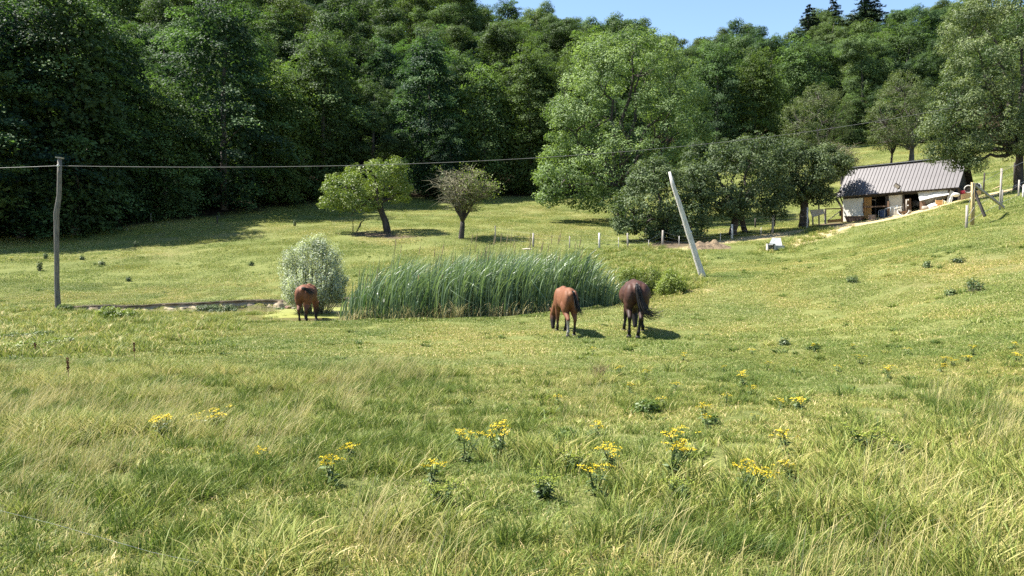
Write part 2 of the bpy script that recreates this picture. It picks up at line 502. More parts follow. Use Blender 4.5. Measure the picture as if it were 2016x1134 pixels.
def puff_crown(name, mat, ells, n_cl=260, cl_r=0.8, per=70, leaf=0.22, asp=0.5, seed=0, inner=0.15, up=0.5, shell=(0.72, 1.03), tone=(0.2, 0.8), squash=0.8, lowcut=-0.75, jit=0.45, dw=0.6):
    """crown of leaf clumps spread over a set of ellipsoids [(centre, radii)]"""
    global rng
    rng = np.random.default_rng(seed)
    E = [(np.array(c, float), np.array(r, float)) for c, r in ells]
    area = np.array([(r[0] * r[1] + r[0] * r[2] + r[1] * r[2]) for _, r in E]); area /= area.sum()
    cl, no, ri = [], [], []
    tries = 0
    while len(cl) < n_cl and tries < n_cl * 30:
        tries += 1
        k = rng.choice(len(E), p=area); c, r = E[k]
        d = rand_unit(1)[0]
        if d[2] < lowcut: continue
        q = rng.uniform(*shell)
        P = c + d * r * q
        deep = False
        for j, (c2, r2) in enumerate(E):
            if j != k and (((P - c2) / r2) ** 2).sum() < 0.55: deep = True; break
        if deep: continue
        cl.append(P); no.append(unit((d / r)[None])[0]); ri.append(rng.uniform(0.55, 1.25) * cl_r)
    Cs, Ns, Us, sz, vv = [], [], [], [], []
    for P, nn, r in zip(cl, no, ri):
        n = int(per * rng.uniform(0.6, 1.3) * (r / cl_r) ** 1.5) + 4
        d = rand_unit(n); q = rng.uniform(0.25, 1, n) ** 0.5
        X = P + d * (r * q)[:, None] * np.array([1, 1, squash])
        X[:, 2] -= 0.15 * r * rng.uniform(0, 1, n)
        Cs.append(X); Ns.append(d * dw + nn * 0.5 + np.array([0, 0, up])); Us.append(rand_unit(n) + np.array([0, 0, -0.2]))
        sz.append(rng.uniform(0.6, 1.3, n) * leaf)
        tn = rng.uniform(*tone)
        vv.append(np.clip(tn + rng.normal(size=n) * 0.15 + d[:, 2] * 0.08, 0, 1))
    for c, r in E:
        n = int(n_cl * per * inner / len(E))
        d = rand_unit(n); q = rng.uniform(0, 0.75, n) ** 0.5
        Cs.append(c + d * r * q[:, None]); Ns.append(rand_unit(n)); Us.append(rand_unit(n)); sz.append(rng.uniform(0.9, 1.6, n) * leaf); vv.append(rng.uniform(0, 0.35, n))  # inner leaves drawn darker: shade inside the crown put into colour
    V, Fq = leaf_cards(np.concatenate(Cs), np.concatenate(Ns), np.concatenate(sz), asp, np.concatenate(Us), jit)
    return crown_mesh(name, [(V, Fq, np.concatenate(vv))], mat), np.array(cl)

def limb_path(a, b, r0, r1, n=6, wig=0.06, sag=0.0):
    a, b = Vector(a), Vector(b); L = (b - a).length
    pts, rs = [], []
    for i in range(n + 1):
        t = i / n
        p = a.lerp(b, t)
        if 0 < i < n:
            p += Vector((random.uniform(-1, 1), random.uniform(-1, 1), random.uniform(-1, 1))) * L * wig
        p.z += sag * L * 4 * t * (1 - t)
        pts.append(p); rs.append(r0 + (r1 - r0) * t)
    return pts, rs
# ------------------------------------------------------------------ forest
BARK = surf_mat('grey_bark', (0.05, 0.042, 0.035), (0.16, 0.14, 0.12), 3, 0.9, 0.6, stretch=(1, 1, 0.25), dist=0.03)
DARKBARK = surf_mat('dark_bark', (0.022, 0.018, 0.015), (0.085, 0.07, 0.058), 5, 0.92, 0.8, stretch=(1, 1, 0.3), dist=0.03)
L_BEECH = leaf_mat('beech_leaves', (0.012, 0.036, 0.028), (0.092, 0.166, 0.060), (0.130, 0.182, 0.052), 0.36, 0.5, 0.65, 0.2)  # dark end kept bluish to carry the forest's blue shade, oak likewise
L_OAK = leaf_mat('oak_leaves', (0.014, 0.038, 0.027), (0.094, 0.164, 0.058), (0.130, 0.172, 0.052), 0.35, 0.5, 0.65, 0.2)
L_SPRUCE = leaf_mat('spruce_needles', (0.008, 0.022, 0.012), (0.022, 0.045, 0.024), None, 0.08, 0.4, 0.6, 0.3)

def trunk_mesh(name, H, r, mat, n=7, lean=0.03, limbs=5):
    mb = MB(); random.seed(hash(name) % 9999)
    pts = [Vector((random.uniform(-1, 1) * lean * H * i / 6, random.uniform(-1, 1) * lean * H * i / 6, -0.6 + (H + 0.6) * i / 6)) for i in range(7)]
    mb.tube(pts, [r * 1.25, r, r * 0.9, r * 0.75, r * 0.55, r * 0.35, r * 0.1], n)
    for k in range(limbs):
        t = random.uniform(0.25, 0.8); q = pts[int(t * 6)]
        a = random.uniform(0, 6.28); L = H * random.uniform(0.12, 0.22)
        b = q + Vector((math.cos(a) * L, math.sin(a) * L, L * random.uniform(0.3, 0.9)))
        P, R_ = limb_path(q, b, r * 0.4 * (1 - t * 0.5), r * 0.06, 4)
        mb.tube(P, R_, 5)
    return mb.mesh(name, mat, True)

KINDS = []   # (crown mesh, trunk mesh, nominal height)
specs = [(20, 5.2, 0.6, 1.0, 0.15, 0.5), (20, 4.6, 0.5, 0.8, 0.13, 0.6), (20, 5.8, 0.9, 0.9, 0.17, 0.4), (20, 4.9, 0.4, 0.75, 0.12, 0.65), (20, 6.2, 1.6, 0.85, 0.18, 0.35)]
for i, (H, R, b, sh, fl, dr_) in enumerate(specs):
    KINDS.append((beech_crown('beech_crown', L_BEECH, H, R, b, 96, 300, 0.265, sh, fl, dr_, 100 + i), trunk_mesh('trunk', H * 0.9, 0.30, BARK), H))
for i in range(5):
    rr = random.Random(50 + i)
    ells = [((0, 0, 10.5), (3.6, 3.6, 7.5))]
    for q in range(13):
        zz = rr.uniform(3.5, 18); rad = 4.3 * math.sqrt(max(0.1, 1 - ((zz - 9.5) / 10.5) ** 2)); aa = q * 2.4 + rr.uniform(-.5, .5)
        ells.append(((math.cos(aa) * rad, math.sin(aa) * rad, zz), (rr.uniform(1.5, 2.5), rr.uniform(1.5, 2.5), rr.uniform(1.3, 2.1))))
    cm, _c = puff_crown('leafy_crown', L_OAK, ells, 300, 0.95, 105, 0.25, 0.6, 60 + i, up=0.7, squash=0.62, jit=0.28, dw=0.9, inner=0.22, tone=(0.1, 0.9))
    KINDS.append((cm, trunk_mesh('trunk', 17, 0.32, BARK), 20))
# lower, bushy edge tree with long drooping sprays down to the grass
EDGEK = []
for i in range(3):
    EDGEK.append((beech_crown('beech_crown', L_BEECH, 14, 4.6, 0.2, 90, 280, 0.24, 0.65, 0.14, 0.75, 140 + i), trunk_mesh('trunk', 12.5, 0.24, BARK), 14))
def spruce_mesh(seed, H=17):
    global rng
    rng = np.random.default_rng(seed)
    Cs, Ns, Us, sz, vv = [], [], [], [], []
    lev = 26
    for k in range(lev):
        t = k / lev; z = 1.5 + (H - 1.7) * t; R = 4.6 * (1 - t) ** 0.72 + 0.12
        for j in range(int(7 + 6 * (1 - t))):
            a = rng.uniform(0, 6.28); L = R * rng.uniform(0.75, 1.15); n = int(22 + 30 * L)
            s = rng.uniform(0.05, 1, n); o = np.array([math.cos(a), math.sin(a), 0]); la = np.array([-o[1], o[0], 0])
            w = rng.normal(size=n) * 0.16 * (1.1 - s)
            P = np.array([0, 0, z]) + o * (s * L)[:, None] + la * (w * L)[:, None] + np.array([0, 0, 1.]) * ((-0.35 * s + 0.2 * s * s) * L + rng.normal(size=n) * 0.07 - 0.25 * rng.uniform(0, 1, n) * s)[:, None]
            Cs.append(P); Ns.append(np.tile([0, 0, 1.], (n, 1))); Us.append(np.tile(o, (n, 1)) + rng.normal(size=(n, 3)) * 0.5)
            sz.append(rng.uniform(0.2, 0.42, n)); vv.append(np.clip(rng.uniform(0.2, 0.7) + rng.normal(size=n) * 0.15, 0, 1))
    V, Fq = leaf_cards(np.concatenate(Cs), np.concatenate(Ns), np.concatenate(sz), 0.35, np.concatenate(Us), 0.5)
    return crown_mesh('spruce_crown', [(V, Fq, np.concatenate(vv))], L_SPRUCE)
SPRUCE = [(spruce_mesh(301), trunk_mesh('trunk', 16, 0.2, DARKBARK, limbs=0), 17), (spruce_mesh(302), trunk_mesh('trunk', 16, 0.2, DARKBARK, limbs=0), 17)]

def plant_tree(name, kind, x, y, H, wf, label, group, rz=None, cat='tree', sink=0.2):
    cm, tm, H0 = kind
    t = thing(name, label, cat, (x, y, gz1(x, y) - sink), random.uniform(0, 6.28) if rz is None else rz, group)
    s = H / H0
    t.scale = (s * wf, s * wf, s)
    link('crown', cm, t)
    link('trunk', tm, t)
    return t

GRP = 'leafy trees of the hillside forest'
random.seed(11)
placed = []
# trees along the forest edge, each placed where it stands: column, depth, height, width factor, kind, label
front = [
 (-70, 57, 18, 1.15, 2, 'dark broad beech at the forest edge, partly cut off by the picture side'),
 (45, 60, 20, 1.15, 0, 'tall shaded beech at the forest edge just left of the upright pole'),
 (150, 62, 22, 1.05, 3, 'tall beech at the forest edge just behind the upright pole top'),
 (238, 67, 18.5, 1.0, 1, 'beech with a sunlit rounded top right of the upright pole'),
 (330, 71, 12.5, 1.15, 12, 'young pointed beech with feathery sprays low at the shaded forest edge'),
 (445, 76, 22.5, 1.0, 0, 'tall pale sunlit beech rising from the shaded forest edge'),
 (545, 82, 15, 1.1, 11, 'drooping beech at the shaded forest edge left of the leaning apple tree'),
 (640, 87, 20, 1.0, 3, 'tall dark beech directly behind the leaning apple tree'),
 (735, 91, 15, 1.05, 9, 'lower beech between the apple tree top and the tall forest behind'),
 (845, 95, 21, 0.95, 1, 'tall sunlit beech rising behind the half bare tree'),
 (890, 91, 9.5, 1.0, 12, 'small drooping beech right behind the half bare tree'),
 (955, 96, 16.5, 1.0, 11, 'drooping beech at the forest edge right of the half bare tree'),
 (1045, 96, 19, 1.0, 3, 'dark beech at the forest edge just left of the big ash'),
 (1110, 96, 17, 1.0, 2, 'dark beech half hidden behind the left side of the big ash'),
 (1405, 101, 17, 1.0, 0, 'beech at the forest edge behind the middle orchard tree'),
 (1480, 104, 15, 1.0, 10, 'drooping beech with deep dark gaps behind the orchard trees'),
 (1560, 108, 16, 0.95, 11, 'beech behind the feathery grey green orchard tree'),
 (1690, 116, 17, 0.95, 5, 'dark rounded tree standing at the top of the hill meadow'),
 (1745, 118, 15, 0.9, 7, 'leafy tree behind the gap between the two feathery grey trees'),
 (1672, 111.5, 7.5, 1.2, 11, 'low drooping beech at the top corner of the hill meadow'), (1722, 112.5, 8.5, 1.2, 10, 'low bushy beech closing the forest edge above the shed'), (1780, 111, 7.5, 1.2, 12, 'low leafy beech behind the right feathery tree'),
 (1850, 112, 16, 1.0, 6, 'leafy tree behind the big ash by the shed'),
 (-230, 58, 13, 1.3, 0, None), (-420, 56, 13, 1.3, 2, None), (-330, 64, 15, 1.2, 1, None), (-560, 52, 13, 1.3, 1, None), (-180, 66, 17, 1.1, 3, None),
]
ALLK = KINDS + EDGEK
for px, Y, H, wf, k, lab in front:
    x = (px - 1008) / F * Y
    plant_tree('beech_tree' if k not in (5, 6, 7, 8, 9) else 'leafy_tree', ALLK[k], x, Y, H, wf, lab or 'dark beech at the end of the forest edge, outside the picture', 'trees along the forest edge')
    placed.append((x, Y))
cand = []
yy = 60.0
while yy < 235:
    sp = 9.9 + max(0, (yy - 95)) * 0.03
    xx = -yy * 0.86 - 14 + random.uniform(0, sp)
    while xx < yy * 0.80 + 8:
        cand.append((xx + random.uniform(-2.4, 2.4), yy + random.uniform(-2.4, 2.4)))
        xx += sp
    yy += sp * 0.92
cx = np.array([c[0] for c in cand]); cy = np.array([c[1] for c in cand])
sd = poly_sd(cx, cy, EDGE)
nfill = 0
COLS = [(170, 'above the upright wooden pole'), (420, 'between upright pole and willow shrub'), (640, 'up the hill left of the leaning apple tree'), (830, 'up the hill over the leaning apple tree'), (1040, 'up the hill over the half bare fruit tree'), (1330, 'on the hill around the big ash'), (1560, 'on the hill over the orchard trees'), (1760, 'on the hill between two feathery trees'), (9999, 'on the hill behind the silvery ash')]
def forest_label(x, y, H, k):
    px, py = project(np.array(x), np.array(y), np.array(gz1(x, y) + H))
    c = next(n for lim, n in COLS if px < lim)
    row = 'along the forest top' if y > 165 else 'high in the forest' if y > 135 else 'midway in the forest' if y > 105 else 'low in the forest'
    return ('%s %s %s' % ('beech' if k < 5 else 'rounded tree', row, c))
for (x, y), s in zip(cand, sd):
    if s > -4.5: continue
    if min((x - a) ** 2 + (y - b) ** 2 for a, b in placed) < 30: continue
    H = random.uniform(13.5, 21)
    k = random.choice((0, 1, 3, 4, 5, 6, 7, 8, 9, 5, 6, 7, 8, 9))
    if y > 150: H *= 0.92
    px, py = project(np.array(x), np.array(y), np.array(gz1(x, y) + H))
    if py < -330 or px < -420 or px > 2250: continue     # far above or beside the picture
    plant_tree('beech_tree' if k < 5 else 'leafy_tree', KINDS[k], x, y, H, random.uniform(0.95, 1.3),
               forest_label(x, y, H, k), GRP)
    placed.append((x, y)); nfill += 1
print('forest fill trees', nfill)
for px, top, Y, wf, lab in [(1583, 0, 176, 1.0, 'dark pointed spruce on the skyline, leftmost of the three'), (1628, -12, 182, 0.95, 'thin pale topped spruce on the skyline, the middle of three'),
                            (1693, -40, 178, 1.25, 'broad dark spruce on the skyline nearest the sunlit trees')]:
    x = (px - 1008) / F * Y
    ztop = at3(px, top, Y).z
    H = ztop - gz1(x, Y)
    plant_tree('spruce_tree', SPRUCE[0 if px != 1628 else 1], x, Y, H, wf * 1.15, lab, 'spruces on the skyline')

# ------------------------------------------------------------------ single trees on the meadow
def big_tree(name, label, px, Y, crown_spec, trunk_r, fork_z, leafm, barkm, group=None, seed=0, base_off=(0, 0), n_tw=40, extra=None, lean=(0, 0), trunk2=None, scale_px=None):
    """crown_spec: dict for puff_crown with ells given as photo px (cx, cy, rx, ry, ydepth offset)"""
    random.seed(seed)
    b = drop(px, Y)
    t = thing(name, label, 'tree', b, 0, group)
    sc = Y / F
    ells = []
    for cx_, cy_, rx, ry, dy, rd in crown_spec.pop('px'):
        P = at3(cx_, cy_, Y + dy) - b
        ells.append(((P.x, P.y, P.z), (rx * sc, (rd if rd else rx * sc), ry * sc)))
    cm, cl = puff_crown('crown', leafm, ells, seed=seed, **crown_spec)
    link('crown', cm, t)
    mb = MB()
    fork = Vector((lean[0], lean[1], fork_z))
    P, R_ = limb_path((base_off[0], base_off[1], -0.5), fork, trunk_r * 1.25, trunk_r * 0.8, 6, 0.02)
    mb.tube(P, R_, 10, wob=0.12)
    tops = []
    for (c, r) in ells:
        e = Vector(c) - Vector((0, 0, r[2] * 0.15))
        P, R_ = limb_path(fork, e, trunk_r * 0.62, trunk_r * 0.16, 7, 0.05, 0.03)
        mb.tube(P, R_, 7)
        tops += P[3:]
    if len(cl):
        for i in np.random.default_rng(seed).choice(len(cl), min(n_tw, len(cl)), False):
            e = Vector(cl[i]); q = min(tops, key=lambda v: (v - e).length)
            P, R_ = limb_path(q, e, trunk_r * 0.16, trunk_r * 0.03, 4, 0.07)
            mb.tube(P, R_, 4)
    if extra: extra(mb, b)
    mb.build('trunk', barkm, t, True)
    return t

L_ASH = leaf_mat('ash_leaves', (0.055, 0.100, 0.032), (0.240, 0.320, 0.125), None, 0.36, 0.0, 0.6, 0.25)
big_tree('ash_tree', 'tall pale green ash with a rounded billowing crown on the meadow edge', 1222, 70,
    dict(px=[(1225,250,95,190,0,6),(1160,330,95,75,-1,4.5),(1110,345,60,60,-2,3),(1085,370,28,42,-1,2),(1150,230,70,90,0,4.5),(1195,140,70,75,1,4),(1265,125,75,60,1,4.5),
             (1320,180,70,80,2,4.5),(1362,240,40,58,2,3),(1290,260,80,90,-2,4.5),(1225,320,80,60,-3.5,3.5),(1320,310,60,60,0,4),(1180,395,55,30,-1,3),(1110,240,40,55,0,3),(1255,80,45,25,1,3)],
         n_cl=520, cl_r=0.88, per=135, leaf=0.205, asp=0.55, tone=(0.1, 1.0), inner=0.10, up=0.8, squash=0.7), 0.42, 3.2, L_ASH, DARKBARK, seed=5, n_tw=70)

L_APPLE = leaf_mat('apple_leaves', (0.070, 0.115, 0.022), (0.225, 0.280, 0.065), None, 0.36, 0.0, 0.5, 0.4)
def apple_extra(mb, b):
    f = Vector((-0.75, 0, 2.2))
    for e, r in (((-2.0, -0.4, 2.45), .15), ((-3.9, -0.6, 2.1), .08), ((-1.6, 0.3, 3.0), .12)):
        P, R_ = limb_path(f, e, 0.17, r * 0.6, 6, 0.04, 0.06); mb.tube(P, R_, 7)
    P, R_ = limb_path((-2.2, -0.4, 2.4), (-3.0, -0.7, 1.2), 0.06, 0.02, 5, 0.06); mb.tube(P, R_, 5)
    for a, c in (((-2.6, -.3, 0), (-2.2, -.3, .9)), ((-2.9, -.3, 0), (-2.85, -.3, 1.0)), ((-2.5, -.3, .3), (-1.9, -.5, 1.2))):
        P, R_ = limb_path(a, c, 0.05, 0.02, 4, 0.06); mb.tube(P, R_, 5)
big_tree('apple_tree', 'leaning apple tree with bright yellow green crown swept to one side', 768, 60,
    dict(px=[(740,345,58,30,0,2.2),(685,372,50,32,-.5,2),(655,395,28,18,0,1.2),(762,360,45,40,.5,2),(705,400,45,22,-.6,1.8),(790,375,22,30,.8,1.4),(760,326,40,16,0,1.6)],
         n_cl=290, cl_r=0.40, per=72, leaf=0.135, asp=0.6, tone=(0.2, 0.95), inner=0.12, up=0.6), 0.26, 2.3, L_APPLE, DARKBARK, seed=8, lean=(-0.8, 0), extra=apple_extra, n_tw=60)

# half bare tree: fine twigs and a few leaves
def bare_tree(name, label, px, Y, H, W, leafm, seed, leaf_side=1, n_leaf=900, r=0.2, twigs=620, spread=(0.9, 1.0), fork=1.3, group=None, leaf=0.13, barkm=None, twigm=None):
    rr = random.Random(seed); b = drop(px, Y)
    t = thing(name, label, 'tree', b, 0, group)
    mb = MB(); random.seed(seed)
    P, R_ = limb_path((0, 0, -.4), (0.1, 0, fork), r * 1.2, r * 0.85, 4, 0.02); mb.tube(P, R_, 9, wob=0.1)
    nodes = []
    for k in range(9):
        a = k * 0.7 + rr.uniform(-.3, .3); q = rr.uniform(0.35, 0.9)
        e = Vector((math.cos(a) * W * q, math.sin(a) * W * q, fork + (H - fork) * (1 - 0.55 * q * q) * rr.uniform(0.7, 0.95)))
        mid = Vector((0.1, 0, fork)).lerp(e, 0.5) + Vector((0, 0, 0.25))
        P1, R1 = limb_path((0.1, 0, fork), mid, r * 0.6, r * 0.32, 4, 0.04); P2, R2 = limb_path(mid, e, r * 0.32, r * 0.1, 4, 0.06)
        mb.tube(P1 + P2[1:], R1 + R2[1:], 6); nodes += P1[2:] + P2
    mb.build('trunk', barkm or DARKBARK, t, True)
    tw = MB(); ends = []
    for k in range(twigs):
        q = rr.choice(nodes); a = rr.uniform(0, 6.28); L = rr.uniform(0.5, 1.5) * W / 2.6
        e = q + Vector((math.cos(a) * L, math.sin(a) * L, rr.uniform(-0.35, 0.75) * L))
        d = math.hypot(e.x, e.y) / W
        if d > 1.15 or e.z < fork + 1.0 - 0.5 * d or e.z > H * 1.03: continue
        m1 = q.lerp(e, 0.55) + Vector((rr.uniform(-.1, .1), rr.uniform(-.1, .1), rr.uniform(0, .15)))
        tw.tube([q, m1, e - Vector((0, 0, 0.08))], [0.022, 0.014, 0.005], 3, cap=False); ends.append(e); ends.append(m1)
        for _ in range(2):
            e2 = m1 + Vector((rr.uniform(-.4, .4), rr.uniform(-.4, .4), rr.uniform(-.15, .4)))
            tw.tube([m1, e2], [0.012, 0.004], 3, cap=False); ends.append(e2)
    tag(tw.build('twigs', twigm or TWIG, t), kind='stuff')
    if n_leaf:
        g = np.random.default_rng(seed)
        E = np.array([tuple(e) for e in ends])
        w = np.clip(0.12 + leaf_side * E[:, 0] / W, 0.04, 1) ** 1.3 if leaf_side else np.ones(len(E))
        idx = g.choice(len(E), n_leaf, p=w / w.sum())
        C = E[idx] + g.normal(size=(n_leaf, 3)) * 0.13
        V, Fq = leaf_cards(C, g.normal(size=(n_leaf, 3)) + np.array([0, 0, .8]), g.uniform(.6, 1.3, n_leaf) * leaf, .6)
        link('crown', crown_mesh('crown', [(V, Fq, g.uniform(0.1, 1, n_leaf))], leafm), t)
    return t
TWIG = surf_mat('grey_twigs', (0.11, 0.10, 0.055), (0.23, 0.21, 0.125), 6, 0.9, 0)
bare_tree('plum_tree', 'half bare grey fruit tree with dead twigs and few yellow green leaves', 908, 56, 5.6, 3.0, L_APPLE, 21, 0.5, 2300, 0.2, 900)

L_ORCH = leaf_mat('orchard_leaves', (0.032, 0.058, 0.024), (0.155, 0.200, 0.088), None, 0.30, 0.25, 0.6, 0.25)
OG = 'round orchard trees by the fence'
big_tree('orchard_tree', 'dense low orchard tree hanging over the fence just left of the slanting pole', 1303, 52,
    dict(px=[(1300,390,72,58,0,2.4),(1250,420,48,48,-.4,1.8),(1345,425,55,50,-.2,2),(1285,345,50,30,.4,1.8),(1365,375,40,50,.5,1.8),(1235,445,30,22,0,1.2),(1325,455,60,18,-.4,1.6)],
         n_cl=380, cl_r=0.42, per=64, leaf=0.15, asp=0.62, tone=(0.1, 0.9), inner=0.16), 0.2, 1.6, L_ORCH, DARKBARK, OG, 31, n_tw=50)
def orch_extra(mb, b):
    P, R_ = limb_path((1.55, 1.2, -.3), (0.6, 0.6, 2.4), 0.24, 0.15, 6, 0.03); mb.tube(P, R_, 8)
big_tree('orchard_tree', 'broad dark orchard tree on two crooked trunks right of the slanting pole', 1440, 54,
    dict(px=[(1440,345,80,62,0,3),(1400,320,60,45,.6,2.2),(1480,310,55,50,.8,2.2),(1420,400,62,42,-.6,2.2),(1505,355,50,60,0,2),(1465,395,55,40,-.5,2),(1520,400,28,45,-.2,1.3),(1375,380,40,60,0,1.6),(1530,300,40,35,1,1.6)],
         n_cl=470, cl_r=0.45, per=62, leaf=0.155, asp=0.62, tone=(0.05, 0.85), inner=0.16), 0.27, 2.0, L_ORCH, DARKBARK, OG, 33, lean=(0.3, 0), extra=orch_extra, n_tw=60)
big_tree('orchard_tree', 'orchard tree with a thick straight trunk between fence and shed', 1580, 57,
    dict(px=[(1590,345,48,48,0,2),(1570,375,38,32,-.4,1.6),(1630,320,45,35,1.6,1.7),(1560,310,40,38,.5,1.7),(1652,330,26,22,2.7,1.0),(1605,385,38,24,-.3,1.4),(1535,345,25,40,0,1.2)],
         n_cl=400, cl_r=0.42, per=66, leaf=0.155, asp=0.6, tone=(0.15, 0.95), inner=0.12), 0.33, 2.2, L_ORCH, DARKBARK, OG, 35, n_tw=45)

L_GREY = leaf_mat('feathery_leaves', (0.060, 0.085, 0.030), (0.150, 0.185, 0.070), None, 0.34, 0.1, 0.6, 0.3)
FG = 'feathery grey green trees up the slope'
big_tree('cherry_tree', 'feathery grey green tree rising behind the orchard tree', 1612, 84,
    dict(px=[(1610,235,52,62,0,3),(1580,240,40,50,0,2.5),(1640,235,38,55,0,2.5),(1610,195,38,30,0,2.2),(1600,290,50,25,0,2.2)], n_cl=420, cl_r=0.45, per=40, leaf=0.15, asp=0.42, tone=(0.2, 0.8), inner=0.08), 0.22, 2.0, L_GREY, BARK, FG, 41, n_tw=160)
big_tree('cherry_tree', 'feathery grey green tree on the slope above the shed roof', 1788, 80,
    dict(px=[(1775,215,52,62,0,3),(1745,240,40,50,0,2.5),(1805,230,42,55,0,2.6),(1778,170,34,30,0,2),(1750,275,38,22,0,2),(1812,275,30,22,0,1.6)], n_cl=460, cl_r=0.45, per=40, leaf=0.15, asp=0.42, tone=(0.15, 0.75), inner=0.08), 0.26, 1.8, L_GREY, BARK, FG, 43, n_tw=170)
bare_tree('dead_tree', 'small dead grey tree with bare twigs right of the feathery tree', 1652, 80, 4.8, 2.1, L_GREY, 45, 0, 500, 0.12, 420)
bare_tree('young_tree', 'slim young tree with thin foliage on the slope above the shed', 1748, 82, 5.0, 1.9, L_GREY, 47, 0, 1800, 0.12, 300)

L_ASH2 = leaf_mat('silvery_ash_leaves', (0.036, 0.066, 0.024), (0.200, 0.240, 0.105), None, 0.34, 0.0, 0.55, 0.3)
big_tree('ash_tree', 'huge ash with silvery sunlit leaves hanging over the shed roof end', 1998, 50,
    dict(px=[(1990,110,110,120,0,4.2),(1920,225,75,65,-1,3),(1905,70,45,70,0,2.2),(1870,250,55,42,-1,2),(1960,260,70,55,-1,2.6),(1895,290,45,28,-1.2,1.6),(2010,0,90,90,0,3.6),(2080,150,90,120,0,3.6),(2030,280,60,38,0,2.4),(1935,130,60,60,-1.2,2.2),(2070,-80,90,80,0,3),(1940,20,55,60,0.5,2.2),(1868,298,42,26,-1,1.4),(1900,318,28,22,-1.2,1.2),(1885,200,45,50,-.8,2)],
         n_cl=760, cl_r=0.55, per=110, leaf=0.155, asp=0.42, tone=(0.1, 0.95), inner=0.12), 0.26, 2.6, L_ASH2, DARKBARK, None, 51, n_tw=70)
# ------------------------------------------------------------------ grass
def blade_mat(name, ramp_stops, tint_dark, tint_light, trans=0.35):
    m, nt, p = new_mat(name)
    v = attr_node(nt, 'v')
    col = ramp(nt, v, ramp_stops)
    t = attr_node(nt, 'tint', 'INSTANCER')
    col = mixc(nt, 1.0, col, mixc(nt, t, tint_dark, tint_light), 'MULTIPLY')
    nt.links.new(col, p.inputs['Base Color']); p.inputs['Roughness'].default_value = 0.55
    p.inputs['Specular IOR Level'].default_value = 0.25
    tr = nt.nodes.new('ShaderNodeBsdfTranslucent'); nt.links.new(col, tr.inputs['Color'])
    mx = nt.nodes.new('ShaderNodeMixShader'); mx.inputs[0].default_value = trans
    nt.links.new(p.outputs[0], mx.inputs[1]); nt.links.new(tr.outputs[0], mx.inputs[2])
    nt.links.new(mx.outputs[0], nt.nodes['Material Output'].inputs['Surface'])
    return m
GREENS = [(0.0, (0.060, 0.100, 0.022)), (0.35, (0.165, 0.225, 0.042)), (0.60, (0.28, 0.310, 0.085)), (0.80, (0.41, 0.385, 0.165)), (1.0, (0.68, 0.58, 0.35))]
STRAWS = [(0.0, (0.22, 0.25, 0.06)), (0.35, (0.42, 0.38, 0.15)), (0.75, (0.64, 0.55, 0.29)), (1.0, (0.78, 0.68, 0.43))]
M_GRASS = blade_mat('grass_blades', GREENS, (0.72, 0.85, 0.70), (1.25, 1.10, 0.95))
M_STRAW = blade_mat('dry_grass', STRAWS, (0.75, 0.75, 0.7), (1.15, 1.1, 1.05), 0.3)

def blades(n, rad, h, w, lean, seed, wind=(0.5, 0.1), seg=3, square=True, vmean=0.4, vsd=0.2, head=0, center=False, curl=0.6):
    """n grass blades on a patch: V, F (quads), v"""
    g = np.random.default_rng(seed)
    if square: B = g.uniform(-rad, rad, (n, 2))
    else:
        a = g.uniform(0, 2 * np.pi, n); r = rad * np.sqrt(g.uniform(0, 1, n)); B = np.stack([r * np.cos(a), r * np.sin(a)], 1)
    hh = h * g.uniform(0.45, 1.15, n) ** 1.0
    a = g.uniform(0, 2 * np.pi, n)
    dirx = np.cos(a) * lean + wind[0] + (B[:, 0] / rad * 0.5 if center else 0)
    diry = np.sin(a) * lean + wind[1] + (B[:, 1] / rad * 0.5 if center else 0)
    fa = g.uniform(0, 2 * np.pi, n)
    sx, sy = np.cos(fa), np.sin(fa)
    Vs = []
    for k in range(seg + 1):
        t = k / seg
        ww = w * (1 - t ** 1.6) * 0.5 + w * 0.04
        if head and t > 0.7: ww = w * head * (1.1 - t)
        off = (t ** 2) * curl + t * 0.25
        zz = hh * (t - 0.28 * np.hypot(dirx, diry) * t ** 3)
        cx_ = B[:, 0] + dirx * hh * off; cy_ = B[:, 1] + diry * hh * off
        Vs.append(np.stack([np.stack([cx_ - sx * ww, cy_ - sy * ww, zz], 1), np.stack([cx_ + sx * ww, cy_ + sy * ww, zz], 1)], 1))
    V = np.stack(Vs, 1).reshape(n, (seg + 1) * 2, 3)
    V[:, :2, 2] -= 0.03
    base = np.arange(n)[:, None] * (seg + 1) * 2
    Fq = np.concatenate([np.stack([base[:, 0] + 2 * k, base[:, 0] + 2 * k + 1, base[:, 0] + 2 * k + 3, base[:, 0] + 2 * k + 2], 1) for k in range(seg)])
    v = np.clip(g.normal(vmean, vsd, n), 0, 1)
    return V.reshape(-1, 3), Fq, np.repeat(v, (seg + 1) * 2)
def blade_mesh(name, parts, mat):
    Vs, Fs, vs, b = [], [], [], 0
    for V, Fq, v in parts:
        Vs.append(V); Fs.append(Fq + b); vs.append(v); b += len(V)
    return np_mesh(name, np.concatenate(Vs), np.concatenate(Fs), mat, False, {'v': ('FLOAT', np.concatenate(vs))})

